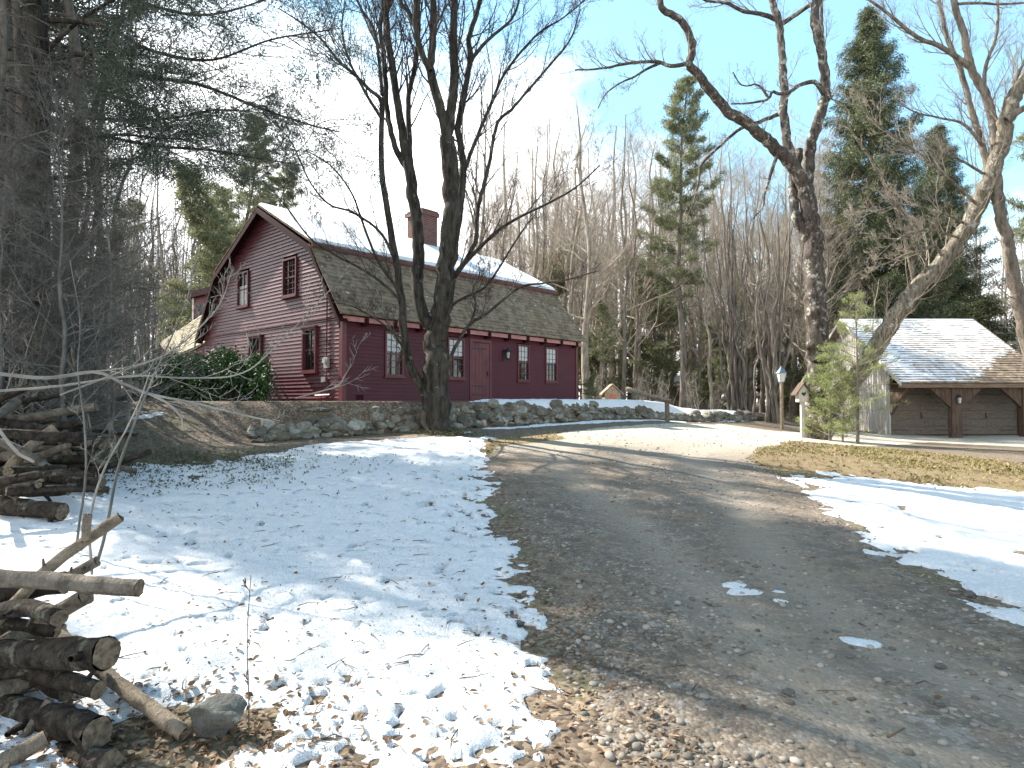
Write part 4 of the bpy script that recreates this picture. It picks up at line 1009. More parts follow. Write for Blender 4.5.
for i in range(8):
    px = 575+i*30+PRND.uniform(-8, 8); Y = PRND.uniform(42, 62)
    placeto('p3', px, Y, PRND.uniform(320, 365), 'low young pine in the understory behind the stone wall', 'understory pines', sx=1.3)
placeto('p3', 592, 25.5, 372, 'small bright green pine beside the right house corner', sx=1.2)
for i in range(16):
    px = 820+i*15+PRND.uniform(-7, 7); Y = PRND.uniform(44, 66)
    placeto(PRND.choice(('b1','b3','b4','b2')), px, Y, PRND.uniform(190, 290), 'bare tree behind the garage and spruces', 'bare trees behind the garage')
placeto('p1', 1085, 30, 10, 'green pine reaching in at the right edge of the photo', sx=.8, rz=1)
placeto('p3', 985, 44, 300, 'low pine at the right end of the garage roof', sx=1.6)
# --- left woods
placeto('p1', 247, 36, 112, 'light green pine rising above the house gable on the left', rz=2.2, sx=.95)
placeto('p2', 285, 40, 165, 'pale pine half hidden behind the gable peak', rz=1.2)
placeto('p2', 128, 40, 200, 'dim green pine among the trunks left of the house', sx=1.1)
placeto('p3', 203, 30, 168, 'narrow dark young evergreen left of the gable', rz=.5, sx=.8)
placeto('b5', 160, 34, 145, 'rounded tan bare tree left of the house', rz=1.1, sx=.8)
placeto('p1', 222, 42, 190, 'yellow green pine behind the chimney side of the wing', rz=.2)
for i in range(62):
    px = 70+i*3.5+PRND.uniform(-5, 5); Y = PRND.uniform(33, 56)
    placeto(PRND.choice(('s1','s2','b4','s1')), px, Y, PRND.uniform(150, 250), 'straight grey trunk in the woods left of the house', 'trunks in the left woods')
for i in range(24):
    px = -60+i*7+PRND.uniform(-5, 5); Y = PRND.uniform(14, 19) if i % 2 else PRND.uniform(38, 48)
    placeto(PRND.choice(('s1','s2')), px, Y, PRND.uniform(-60, 150), 'grey bare tree in the dim woods at the left edge', 'trees in the dim left woods')
for k, (x, y, h, lab, key) in enumerate(((-12.6,15.6,18.5,'great dark pine at the left edge of the photo','ps'),(-20.5,12.5,20,'dark pine behind the great pine on the left','ps2'),
(-12.5,4.4,19,'dark pine just outside the left edge','ps'))):
    place(key, 0, y, h, lab, X=x, rz=k*1.3)
for k, (x, y) in enumerate(((-9.5,13.5),(-11.5,17),(-10.2,15.6),(-12.6,12.2),(-14,17),(-8.4,10.2),(-15.5,21),(-9.1,11.6),(-10.8,14.2),(-12.4,19),(-7.9,9.3),(-11.6,12.6),(-13.3,20.5),(-9.9,12.4),(-8.9,12.8))):
    place('dead', 0, y, 9+k*.5, 'dead lower pine with a tangle of bare grey branches at the left edge', 'dead pines in the left tangle', X=x)
for i in range(26):
    px = -10+i*6+PRND.uniform(-5, 5); Y = PRND.uniform(11, 19)
    place('sap', px, Y, PRND.uniform(3.5, 6.5), 'thin grey sapling in the tangle on the left', 'saplings in the left tangle')
for i in range(9):
    px = -30+i*12.5+PRND.uniform(-5, 5); Y = PRND.uniform(8.5, 15)
    place('tangle', px, Y, PRND.uniform(5, 7.5)*Y/12, 'small many branched leafless tree in the grey tangle at the left edge', 'tangled leafless trees at the left edge')
for px, Y, h in ((40,11,2.6),(85,13,2.4),(15,9.5,2.8),(62,15,3),(25,14,4),(5,12,4),(70,18,4),(50,17,4.5),(100,20,3.5)):
    place('bush', px, Y, h, 'tangled leafless shrub by the brush pile on the left', 'leafless shrubs on the left', sx=1.2)
for px, Y, h in ((660,31,2.0),(690,33,2.2),(640,34,2.4),(720,35,2.),(600,36,2.6)):
    place('bush', px, Y, h, 'tan leafless shrub behind the rail fence', 'shrubs behind the rail fence', sx=1.3)
place('bush', 880, 29.8, 1.3, 'small tan leafless shrub against the garage side wall', sx=1.1)
# trees just outside the frame on the right and behind: they mirror in the windows
for k, (x, y, h) in enumerate(((17,12,17),(21,16,18),(24,9,16),(14,3,17),(19,-4,18),(8,-9,17),(30,20,18),(27,-2,17),(-4,-12,18),(1,-16,17),(34,33,16),(38,26,18),(32,18,17),(36,23,18),(40,21,17),(29,15,16),(44,27,18),(35,19.5,15))):
    place(('b1','b2','p1','b3')[k % 4], 0, y, h, 'tree standing outside the right side of the view', 'trees outside the view', X=x)
# far wood behind everything: too many trunks to count
RG = np.random.default_rng(55); RND = random.Random(55)
far = MB()
for i in range(800):
    a = RND.uniform(-1.15, 1.05); dd = RND.uniform(66, 120); x, y = sin(a)*dd, cos(a)*dd; z = gz1(x, y); h = RND.uniform(13, 25); r = RND.uniform(.09, .2)
    far.tube([V(x, y, z), V(x+RND.uniform(-.4, .4), y, z+h*.5), V(x+RND.uniform(-.8, .8), y, z+h)], [r, r*.6, .03], 5)
    for j in range(16):
        t = RND.uniform(.15, .98); q = V(x, y, z+h*t); b = RND.uniform(0, 6.28); L = h*.22*(1.15-t)
        d = unit(V(cos(b), sin(b), RND.uniform(.3, 1.4))); e = q+d*L
        far.tube([q, q+d*L*.5+rvec()*.1, e], [.04, .028, .012], 3)
        for m in range(4):
            c = q+d*L*RND.uniform(.3, 1); d2 = unit(d+rvec()*.6+UZ*.3); far.tube([c, c+d2*L*.5, c+d2*L*.8+rvec()*.2], [.025, .018, .01], 3)
tag(far.build('distant_woods', TWIG_GREY), 'distant leafless woods closing the view behind the house', 'woods', None, 'stuff')
far = MB(); C = []; D = []
for i in range(90):
    a = RND.uniform(-1.15, 1.05); dd = RND.uniform(58, 110); x, y = sin(a)*dd, cos(a)*dd; z = gz1(x, y); h = RND.uniform(2.5, 9); w0 = RND.uniform(.9, 2)
    for j in range(int(34*h/6)):
        t = RND.random(); C.append(V(x, y, z+.3+h*t)+V(RND.gauss(0, 1), RND.gauss(0, 1), 0)*w0*(1.05-t)*.6); D.append(V(0, 0, .2))
leaves(far, C, D, 9, .7, .8, .16, .1, .6)
tag(far.build('distant_evergreens', PINE), 'distant green underwood of small pines between the far trunks', 'woods', None, 'stuff')
# ---------------------------------------------------------------- hero trees
def imglimb(mb, pts, Y0, dY, w0, w1, sides=10, rough=.08, step=.16, ease=1.0):
    """limb through image points at a real distance Y0 (base) to Y0+dY (tip)"""
    n = len(pts); seg = np.r_[0, np.cumsum([math.hypot(pts[i+1][0]-pts[i][0], pts[i+1][1]-pts[i][1]) for i in range(n-1)])]; seg = seg/seg[-1]
    P = np.array([at(p[0], p[1], Y0+dY*s**ease) for p, s in zip(pts, seg)])
    L = np.linalg.norm(np.diff(P, axis=0), axis=1).sum(); m = max(5, int(L/step))
    Q = spline(P, m); r = np.linspace(w0, w1, m)/2/FPX*np.linspace(Y0, Y0+dY, m)
    Q[1:-1] += RG.normal(size=(m-2, 3))*r[1:-1, None]*.10
    mb.tube(Q, r, sides, rough); return Q, r
def sprout(cr, Q, r, n, Lf, rf=.4, start=.15, up=.35, kids=(6, 5, 4), ang=.7, tips=None, lo=.010, hi=.024, wob=.22, end=1.0):
    m = len(Q); n = int(n*1.25+.5); Lf = Lf*1.3; ang = ang*.8
    for j in range(n):
        x = start+(end-start)*(j+RND.random())/n; f = min(x, .999)*(m-1); i = int(f); q = Q[i]+(Q[i+1]-Q[i])*(f-i)
        dr = unit(Q[min(i+1, m-1)]-Q[i]); side = unit(np.cross(dr, rvec())); a = ang*RND.uniform(.6, 1.3)
        grow(cr, q, unit(dr*cos(a)+side*sin(a)+UZ*.15), Lf*1.1*RND.uniform(.5, 1.2)*(1.2-.5*x), min(max(r[i]*rf, lo*.5), hi), 0, up, wob, kids, sides=(5, 4, 3, 3), tips=tips)
    return
# maple
RG = np.random.default_rng(201); RND = random.Random(201)
bp = wp(435, 15.6)
maple = thing('maple_tree', 'big dark many stemmed bare maple in front of the red house', 'tree', bp)
T = MB(); K = MB(); YM = 15.6
def M_(pts, w0, w1, dY=0, y0=0, sp=None, **k):
    Q, r = imglimb(T, pts, YM+y0, dY, w0, w1, **k)
    if sp: sprout(K, Q, r, *sp)
    return Q, r
M_([(435,436),(435.5,425),(436,410),(436.5,387),(437,362),(435,340)], 30, 23, sides=16, rough=.12)
M_([(435,345),(439,325),(443,294),(447,262),(449,247),(451,215),(452,200),(450.5,172),(447.4,137)], 21, 15.5, -.3, sides=14, rough=.12)
M_([(447,140),(450,118),(453,100),(454.6,72),(453,43),(454.6,0),(456,-60),(452,-140)], 11, 3, .8, -.3, (26, 1.5))
M_([(447.4,140),(443,120),(437.4,100),(430,69),(431.7,57),(433,0),(428,-60),(432,-130)], 11, 3, -1.4, -.3, (20, 1.5))
M_([(430,71),(420,49),(415,23),(416,0),(408,-60),(405,-130)], 6.5, 2, -.6, -1, (16, 1.3))
M_([(416,30),(408,12),(400,0),(385,-50),(380,-110)], 4.5, 1.5, .8, -1, (10, 1.2))
M_([(455,240),(461,201),(463,160),(458,129),(461.8,109),(466,86),(470,57),(469,37),(480,0),(486,-60),(500,-120)], 8.5, 2.5, .9, 0, (24, 1.4))
M_([(471,60),(482,46),(494.7,34),(510.5,20),(519,0),(524,-40)], 4, 1.2, .7, .6, (10, 1.1))
M_([(436,345),(431,325),(427,320),(419,300),(417,280),(419,262),(418,231),(413,200),(410,172),(404.5,143)], 13, 11, .7, sides=12, rough=.12)
M_([(404.5,146),(397,100),(393,71.6),(388.7,43),(386,0),(390,-60),(384,-130)], 9, 3, -.7, .7, (24, 1.4))
M_([(409,170),(408.8,137),(408.8,97),(416,63),(418.8,28.6),(419,0),(425,-70)], 6.5, 2, 1.2, .7, (18, 1.4))
M_([(410,172),(401.6,160),(394,143),(387,109),(386,92),(384,57),(380,28),(383,0),(376,-70)], 6.5, 3, .3, .7, (18, 1.4))
M_([(433,408),(422.5,388),(411.5,369),(405,341),(400.6,294),(396,262),(391,231),(386,200),(383,186),(381,143),(382,110),(380,98)], 10, 5, -1.5, sides=10)
M_([(382,100),(368,88),(354,74),(340,63),(322,40),(300,22),(278,8)], 4, 1.2, -.8, -1.5, (14, 1.1))
M_([(382,95),(379,60),(373,28.6),(357,0),(345,-50)], 4, 1.5, .5, -1.5, (16, 1.2))
M_([(381,118),(365,92),(349,60),(342,30),(345,0)], 3.5, 1.2, -1, -1.5, (10, 1.1))
M_([(447,300),(457,272),(469,259),(494,234),(516,219),(545,205),(575,188),(600,165)], 5, 1.2, -2.0, 0, (9, .9))
M_([(448,286),(463,265),(475.6,240.6),(477,215.6),(480,200),(489,163),(497.6,123),(512,109),(529,89),(549,66),(570,40),(580,10)], 5.5, 1.3, 1.0, 0, (20, 1.15))
M_([(462,180),(470,155),(489,109),(506,71.6),(537.7,34),(560,20),(585,0)], 4.5, 1.2, -.8, .3, (18, 1.2))
M_([(441,330),(452,306),(466,297),(485,287.5),(500.6,265.6),(522,231),(535,215)], 3.6, 1, -1.8, 0, (7, .7))
M_([(445,372),(454,350),(469,325),(485,315),(519,288),(545,283),(570,279),(597,271)], 4.2, 1, -1.5, 0, (8, .7))
M_([(470,326),(476,305),(472,290),(480,275),(478,262)], 2.6, .8, -.6, -.6, (6, .5))
M_([(405,345),(403,310),(398,290),(378.7,262.5),(369,240),(360,215),(350,190),(330,165),(305,150)], 4, 1.2, -1.6, -.8, (10, .9))
M_([(424,392),(404,350),(392,330),(385,320)], 3.4, 1.6, -.8, 0, (4, .5))
M_([(400,300),(385,285),(360,268),(335,255),(310,238),(285,205),(262,180)], 3.2, .9, -2.0, -1.2, (9, .8))
M_([(396,262),(380,232),(352,212),(330,205),(310,182),(290,140),(262,112)], 3.2, .9, -2.2, -1.3, (10, .9))
M_([(403,340),(380,322),(352,306),(330,302)], 2.4, .8, -1.5, -.9, (6, .5))
T.build('trunk', BARK_DARK, maple, smooth=True); K.build('crown', TWIG_DARK, maple)
# cherry
RG = np.random.default_rng(202); RND = random.Random(202)
cherry = thing('cherry_tree', 'old cherry tree with lichened bark and crooked forked limbs right of the driveway', 'tree', wp(817, 24.5))
T = MB(); K = MB(); YM = 24.5
M_([(817,446),(816,436),(818,400),(818,356),(815.5,303),(813.8,250),(810,215),(806.5,200),(804,182)], 24, 15.5, 0, 0, (3, .7), sides=16, rough=.07)
M_([(808,240),(797,222),(794,205),(793,182),(797,165),(799,150)], 10, 8, .5, 0, None, sides=10, rough=.07)
M_([(804,188),(794,168),(783,155),(760,135),(745,122),(729,112),(709,89),(697,74),(689,64),(691,55),(692,43),(683,23),(673,15),(661.6,8.6),(660,-5),(652,-40)], 14, 5, -2.5, 0, (13, 1.0), sides=12, rough=.07)
M_([(689,64),(668.7,66),(657,61.6),(628.6,63.6),(600,68.7),(575,70)], 4.5, 1.4, -.6, -1.8, (14, .8))
M_([(660,63),(645,70),(634,77),(620,83),(606,94),(598,108)], 3, 1, -.8, -1.9, (8, .6))
M_([(792,165),(789,149),(783,114.5),(785,95),(783,71.6),(779,23),(772,0),(762,-60),(768,-120)], 9.5, 4, 1.0, 0, (10, 1.1), sides=10, rough=.07)
M_([(780,25),(795,15),(812,4),(840,-12)], 5, 3, -.6, .8, (5, .9))
M_([(778,20),(768,16),(760,14),(743,11),(726,3),(705,0),(685,-15)], 5, 1.6, -1, .8, (10, .8))
M_([(806,184),(808,177),(810.5,149),(815,130),(820.5,114.5),(826,91.6),(822,57),(815,23),(816,0),(820,-60),(815,-130)], 11, 6, -.5, 0, (9, 1.1), sides=11, rough=.07)
M_([(825,80),(823,45),(822,0),(830,-50)], 4, 2, .4, -.3, (5, .9))
M_([(824,95),(818,84),(812,81.6),(800,85),(790,91.6),(780,94),(772,91.6),(768,99),(750,103),(731,104)], 5, 1.4, -.8, -.3, (8, .6))
M_([(768,97),(762,88),(755,84),(748,86),(740,84),(733,72)], 2.4, 1, -.5, -.8, (5, .45))
M_([(783,114),(777,115),(760,121.7),(740,129),(720,146),(701.6,164.7),(699,180),(694.5,200),(690,212)], 4.4, 1.4, -1.6, .5, (7, .6))
M_([(777,153),(774.7,162),(764.6,194.7),(763,206),(751.8,220)], 4, 1.3, -.6, -.4, (4, .5))
T.build('trunk', BARK_CHERRY, cherry, smooth=True); K.build('crown', TWIG_GREY, cherry)
# leaning tree
RG = np.random.default_rng(203); RND = random.Random(203)
leaning = thing('leaning_tree', 'pale lichened trunk leaning far to the right across the garage roof', 'tree', wp(826, 24.2))
T = MB(); K = MB(); YM = 24.3
Q, r = M_([(822,440),(826,422),(835,400),(856,377),(870,357),(890,325),(915,290),(940,265),(960,238),(974,215),(985,190),(1000,152),(1008,118),(1018,92),(1040,60),(1060,20)], 18, 13, -3.5, 0, None, sides=14, rough=.07)
sprout(K, Q[8:], r[8:], 22, 1.5, .25, .1, .45, (7, 5, 3), .9)
M_([(914,280),(905,240),(890,195),(868,155),(849,127),(849,112),(829,97)], 4.5, 1.2, -.5, -1.2, (5, .6))
M_([(945,262),(935,246),(924,250),(905,255),(890,262),(872,268)], 3.4, 1, -1.2, -1.6, (8, .7))
M_([(978,205),(950,180),(915,150),(885,130),(860,108),(835,100)], 3.2, 1, -1.4, -2.2, (14, .8))
M_([(968,225),(940,212),(905,205),(880,210),(850,222)], 2.8, .9, -1.4, -2.0, (14, .8))
M_([(960,238),(930,230),(900,238),(872,262)], 2.6, .9, -1.4, -2.0, (12, .7))
M_([(930,272),(915,240),(905,215),(880,190)], 2.4, .9, -1.4, -1.5, (10, .7))
M_([(1006,120),(1024,108),(1050,100),(1080,70)], 7, 4, -.6, -3, None)
T.build('trunk', BARK_PALE, leaning, smooth=True); K.build('crown', TWIG_TAN, leaning)
# right edge tree
RG = np.random.default_rng(204); RND = random.Random(204)
rt = thing('bare_tree', 'tall forked bare tree at the right edge with limbs sweeping left', 'tree', wp(1046, 22.5))
T = MB(); K = MB(); YM = 22.5
M_([(1048,450),(1040,400),(1030,350),(1020,310),(1012,270),(1006,235),(1000,205),(996,170),(994,125),(985,94),(972,69),(963,31),(954,0),(950,-60)], 16, 4.5, -.8, 0, (12, 1.3), sides=12, rough=.07)
M_([(1000,215),(990,180),(983,150),(972,112),(960,69),(947,37),(941,10),(930,-40)], 7.5, 3, .8, -.4, (14, 1.2))
M_([(972,69),(954,55),(938,45),(922,40),(905,28),(891,16),(869,0),(840,-15)], 5.5, 1.5, -.8, -.6, (14, 1.0))
M_([(984,92),(986,65),(995,40),(998,15),(996,-20)], 4, 2, .5, -.6, (10, 1.0))
M_([(996,140),(1003,110),(1020,70),(1040,30)], 5, 2, .5, -.5, (10, 1.0))
M_([(958,4),(975,3),(1000,4),(1040,2)], 3, 1.5, .3, -.8, (8, .9))
M_([(985,150),(965,125),(940,118),(915,112),(895,100)], 3.2, 1, -.9, -.2, (12, .9))
M_([(990,178),(960,160),(930,150),(900,155)], 3, 1, -.9, -.2, (12, .9))
T.build('trunk', BARK_GREY, rt, smooth=True); K.build('crown', TWIG_GREY, rt)
# pine boughs of a great pine reaching in from the upper left
RG = np.random.default_rng(205); RND = random.Random(205)
gp_ = thing('pine_tree', 'large pine with long bare limbs and hanging needle sprays over the upper left', 'tree', wp(38, 11.5))
T = MB(); K = MB(); FO = MB(); YM = 11.5
M_([(40,440),(38,400),(40,300),(36,200),(40,100),(38,0),(40,-120),(36,-260)], 24, 14, 0, 0, None, sides=12, rough=.1, step=.3)
tips = []
for pts, w0, n in (
 ([(40,60),(90,55),(140,75),(200,85),(260,108),(310,125),(340,132)], 6, 15),
 ([(38,95),(90,130),(150,145),(210,150),(255,158),(300,165)], 5, 15),
 ([(40,20),(100,25),(150,50),(210,60),(270,40),(330,30)], 5, 15),
 ([(38,-20),(90,-15),(150,5),(200,15),(250,5),(290,-15)], 5, 14),
 ([(40,120),(80,118),(130,120),(175,118),(215,110),(250,112)], 4, 12),
 ([(38,150),(80,140),(120,135),(160,138),(190,140)], 4, 14),
 ([(38,60),(80,20),(130,-10),(170,-40)], 5, 12), ([(38,100),(10,90),(-30,100)], 5, 10), ([(38,180),(80,175),(120,165),(150,150)], 4, 11),
 ([(38,50),(70,70),(110,95),(150,110),(175,130)], 4, 13), ([(38,10),(20,40),(-10,60),(-40,60)], 4, 10)):
    Q, r = M_(pts, w0, 1.2, RND.uniform(-2.2, 1.5), 0, None, sides=6)
    sprout(K, Q, r, n, 1.25, .4, .25, .0, (6, 4), .8, tips, .02, .03, .35)
C = np.array([p for p, d in tips]); D = np.array([d for p, d in tips])
kp = RG.random(len(C)) < .62
leaves(FO, C[kp], D[kp], 13, .15, .11, .012, .15, .8, .8)
# denser undersides
C2 = C[(C[:, 0] < -4.6) & (RG.random(len(C)) < .3)]; leaves(FO, C2, np.tile(V(1, 0, -.1), (len(C2), 1)), 12, .28, .12, .014, .1, .5)
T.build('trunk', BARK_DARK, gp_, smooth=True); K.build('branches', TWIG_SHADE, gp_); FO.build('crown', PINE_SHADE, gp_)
# young pines by the cherry
def young(px, Y, h, wid, lab, seed, cats='tree', nneed=46, d0=.06, dens=.9, ln=.10, wd=.012):
    global RG, RND
    RG = np.random.default_rng(seed); RND = random.Random(seed)
    p = wp(px, Y); o = thing('young_pine', lab, cats, p); tr = MB(); br = MB(); fo = MB()
    tr.tube([p-UZ*.1, p+V(.03, 0, h*.5), p+V(0, .02, h)], [.055*h/4.5, .03*h/4.5, .008], 7); C = []; D = []
    z = h*d0
    while z < h*.98:
        x = z/h; nb = RND.randint(4, 6); a0 = RND.uniform(0, 6)
        for k in range(nb):
            a = a0+k*6.28/nb+RND.uniform(-.3, .3); L = wid*((1-x)**.6)*RND.uniform(.55, 1.15); el = RND.uniform(.0, .35)+.35*x
            d = V(cos(a)*cos(el), sin(a)*cos(el), sin(el)); B = np.array([p+V(.02, 0, z)+d*L*t/4+UZ*.10*L*(t/4)**2 for t in range(5)])
            br.tube(B, np.linspace(.012, .004, 5), 4)
            for j in range(int(L*5)+2):
                t = RND.uniform(.25, 1); f = min(t, .999)*4; i = int(f); c = B[i]+(B[i+1]-B[i])*(f-i); s_ = unit(np.cross(d, UZ))*RND.choice((-1, 1))
                dd = unit(d*.8+s_*RND.uniform(.2, .9)+UZ*.15); l = .12+.25*L*(1.1-t); br.tube([c, c+dd*l*.5, c+dd*l], [.005, .004, .002], 3)
                for u in (.4, .7, 1):
                    if RND.random() < dens: C.append(c+dd*l*u); D.append(dd)
        z += RND.uniform(.26, .42)
    leaves(fo, C, D, nneed, .13, ln, wd, -.1, .8, .9)
    tr.build('trunk', BARK_GREY, o, smooth=True); br.build('branches', TWIG_GREY, o); fo.build('crown', YOUNG, o)
young(857, 22.6, hgt_for(857, 293, 22.6), 1.75, 'slim young pine with airy light green needles before the garage', 301, nneed=14, dens=.42, d0=.2, ln=.14, wd=.012)
young(829, 23.4, hgt_for(829, 343, 23.4), 1.25, 'bushy bright green young pine hugging the foot of the cherry tree', 302, nneed=20, dens=.62, ln=.13, wd=.014)
young(842, 23.0, hgt_for(842, 352, 23.0), .95, 'short young pine squeezed between its two taller neighbours', 303, nneed=12, dens=.45, ln=.14, wd=.014)
# rhododendron
RG = np.random.default_rng(304); RND = random.Random(304)
rb = thing('evergreen_bush', 'broad dark glossy evergreen bush against the left of the gable wall', 'bush', wp(212, 18.3))
st = MB(); fo = MB(); C = []; D = []
for i in range(1150):
    px = RND.uniform(152, 270); Y = 18.6+RND.gauss(0, .75); u = (px-211)/61
    top = 356+12*abs(u)**2.6-5*vnoise(np.array([px*.06]), np.array([1.]), 3)[0]+16*(vnoise(np.array([px*.13]), np.array([Y]), 5)[0]-.5); b = at(px, 0, Y); z1 = at(px, top, Y)[2]-abs(Y-18.6)*.25; z0 = gz1(b[0], Y)
    z = z0+(z1-z0)*(RND.random()**.55); C.append(V(b[0], Y, z)); D.append(unit(V(RND.gauss(0, 1), RND.gauss(-.3, 1), RND.uniform(.2, 1.2))))
    if i % 6 == 0: g = V(b[0]*.75+rb.location.x*.25, Y*.6+18.6*.4, z0-.05); st.tube([g, (g+C[-1])/2+rvec()*.08, C[-1]], [.02, .014, .006], 4)
leaves(fo, C, D, 15, .20, .135, .05, .25, 1, .5)
st.build('stems', TWIG_SHADE, rb); fo.build('foliage', RHODO, rb)
# thin foreground stems and long branches on the left
RG = np.random.default_rng(305); RND = random.Random(305)
def stem(name, lab, pts, Y0, dY, w0, w1, n=6, Lf=.35, mat=TWIG_GREY, cat='sapling'):
    P0 = at(pts[0][0], pts[0][1], Y0)
    o = thing(name, lab, cat, P0); t = MB(); c = MB(); Q, r = imglimb(t, pts, Y0, dY, w0, w1, 6, .05, .08)
    t.build('trunk', mat, o, smooth=True)
    if n: sprout(c, Q, r, n, Lf, .4, .25, .2, (4, 3), .6, None, .004, .01); c.build('crown', mat, o)
stem('sapling', 'taller of two pale thin stems crossing behind the log pile', [(98,560),(106,530),(118,470),(134,425),(152,380),(168,345),(187,300),(196,255)], 5.2, .6, 3.2, .8, 3, .2, TWIG_SHADE)
stem('sapling', 'shorter grey stem leaning right just left of the taller one', [(72,575),(80,520),(86,470),(84,420),(78,370),(80,320),(70,260)], 5.6, .5, 2.6, .8, 4, .3, TWIG_SHADE)
stem('sapling', 'thin forked stem rising from behind the upright stub', [(92,575),(90,520),(104,470),(126,430),(140,400),(150,372)], 4.9, .3, 2.8, 1, 2, .2)
stem('branch', 'long pale branch reaching right from the left edge toward the bush', [(-30,372),(0,374),(50,378),(95,372),(125,384),(150,394),(190,402),(240,414),(275,422)], 5.0, 1.6, 4.5, 1.6, 5, .3, cat='branch')
stem('branch', 'pale branch with a hooked tip below the long branch', [(150,394),(166,402),(178,412),(184,424),(183,430)], 5.6, .1, 2.6, 1.4, 0, cat='branch')
stem('branch', 'upper long twig crossing the bush and gable corner', [(-20,392),(60,386),(130,376),(190,378),(240,374),(272,350),(330,290)], 6.0, 1.2, 3, 1, 7, .5, cat='branch')
stem('branch', 'curved pale twig arching through the lower left tangle', [(-10,415),(6,440),(20,455),(34,462)], 4.2, .1, 3.6, 2.6, 0, cat='branch')
stem('branch', 'forked pale twig in front of the rear wing', [(60,395),(120,372),(170,352),(205,322),(222,300),(232,270)], 6.2, .8, 2.2, .9, 8, .4, cat='branch')
stem('branch', 'grey twig rising beside the house corner', [(296,398),(318,392),(338,386),(345,375),(352,364)], 11, .2, 1.8, 1.0, 3, .5, cat='branch')
stem('dead_stalk', 'single thin brown weed stalk standing in the foreground snow', [(248,760),(249,700),(247,640),(251,575)], 3.0, .05, 1.5, .8, 2, .06, TWIGS_GROUND, 'stalk')
# ================================================================ LOG PILES
RG = np.random.default_rng(401); RND = random.Random(401)
NL = [0]
def log(a, b, r0, r1, mat, lab, cut=True, group=None, bend=.03, knots=2):
    a, b = np.asarray(a, float), np.asarray(b, float); L = np.linalg.norm(b-a)
    o = thing('log' if r0 > .022 else 'stick', lab, 'log' if r0 > .022 else 'stick', a, group)
    mid = (a+b)/2+rvec()*bend*L; n = max(6, int(L/.07)); Q = spline(np.array([a, mid, b]), n); r = np.linspace(r0, r1, n)
    Q[1:-1] += RG.normal(size=(n-2, 3))*r0*.05
    m = MB(); m.tube(Q, r, 14, .17)
    d0, d1 = unit(Q[1]-Q[0]), unit(Q[-1]-Q[-2])
    for k in range(knots):
        i = RND.randint(1, n-2); s = unit(np.cross(d1, rvec())); m.tube([Q[i], Q[i]+s*r[i]*1.05, Q[i]+(s+d1*.3)*r[i]*RND.uniform(1.3, 2.4)], [r[i]*.4, r[i]*.3, r[i]*.18], 7)
    m.build('bark', mat, o, smooth=True)
    for q, d, rr in ((Q[0], -d0, r[0]), (Q[-1], d1, r[-1])):
        c = MB()
        u = unit(np.cross(d, V(.1, .05, 1))); v = np.cross(d, u); th = np.arange(16)*pi/8; jag = 1+.05*RG.normal(size=16)
        rings = [[q+d*.004+(u*cos(t)+v*sin(t))*rr*f*j+d*RG.normal()*.003 for t, j in zip(th, jag)] for f in (1.0, .6)]
        V_ = rings[0]+rings[1]+[q+d*.006]
        c.add(V_, [(i, (i+1) % 16, (i+1) % 16+16, i+16) for i in range(16)], [(i+16, (i+1) % 16+16, 32) for i in range(16)])
        c.build('cut_end', CUT, o)
    return o
def il(x0, y0, D0, x1, y1, D1, wpx, mat, lab, w2=None, **k):
    """log between two image points at real distances D0, D1; wpx = thickness in px at the second end"""
    r = wpx/2/FPX*D1; log(at(x0, y0, D0), at(x1, y1, D1), r*1.05 if w2 is None else w2/2/FPX*D0, r, mat, lab, **k)
# foreground pile, traced
il(-60,576,3.15, 139,588,3.05, 17, LOGGREY, 'pale horizontal log on top of the foreground pile', knots=1, bend=.008)
il(-14,634,3.3, 120,517,3.55, 10, LOGPALE, 'peeled stick slanting up highest out of the pile')
il(86,540,3.42, 87.5,515,3.42, 8, LOGPALE, 'short upright stub on the slanting peeled stick', knots=0)
il(40,590,3.7, 97,561,3.75, 10, LOGGREY, 'grey stick end just above the top horizontal log')
il(-10,652,3.5, 86,596,3.35, 17, LOGPALE, 'pale log slanting under the top horizontal log', knots=1)
il(-10,612,3.3, 59,618,3.05, 17, LOGBARK, 'dark bark log end below the top horizontal log')
il(-30,655,3.45, 106,653,2.95, 31, LOGBARK, 'thick mossy dark log with a round sawn end in the middle', knots=1)
il(-30,668,3.5, 98,690,3.1, 17, LOGBARK, 'dark log end below the thick sawn log')
il(50,628,3.6, 186,735,2.98, 15, LOGPALE, 'long pale pole leaning out of the pile onto the snow', knots=1, bend=.006)
il(-30,700,3.4, 97,733,2.85, 30, LOGBARK, 'large log with a cracked round end low in the pile', knots=1)
il(-20,712,3.2, 46,664,3.35, 24, LOGGREY, 'thick grey log slanting up at the left edge', knots=0)
il(-20,662,3.25, 38,628,3.4, 22, LOGGREY, 'weathered log above the thick slanting one', knots=0)
il(-30,742,3.1, 110,764,2.75, 26, LOGBARK, 'dark log at the very bottom of the pile', knots=1)
il(-20,772,2.7, 46,738,2.85, 16, LOGPALE, 'split pale stick end in the bottom left corner', knots=0)
il(20,742,2.95, 50,700,3.05, 8, LOGGREY, 'thin grey stick leaning across the low logs', knots=0)
for k in range(26):
    y = RND.uniform(600, 790); x1 = RND.uniform(35, 95)-(0 if y > 640 else 25); D = RND.uniform(3.2, 3.9)
    il(-90, y+RND.uniform(-30, 40), D+RND.uniform(-.3, .3), x1, y+RND.uniform(-22, 22), D, RND.uniform(9, 24), RND.choice((LOGBARK, LOGBARK, LOGGREY)), 'log end or length half buried inside the foreground pile', group='logs inside the foreground pile', knots=1)
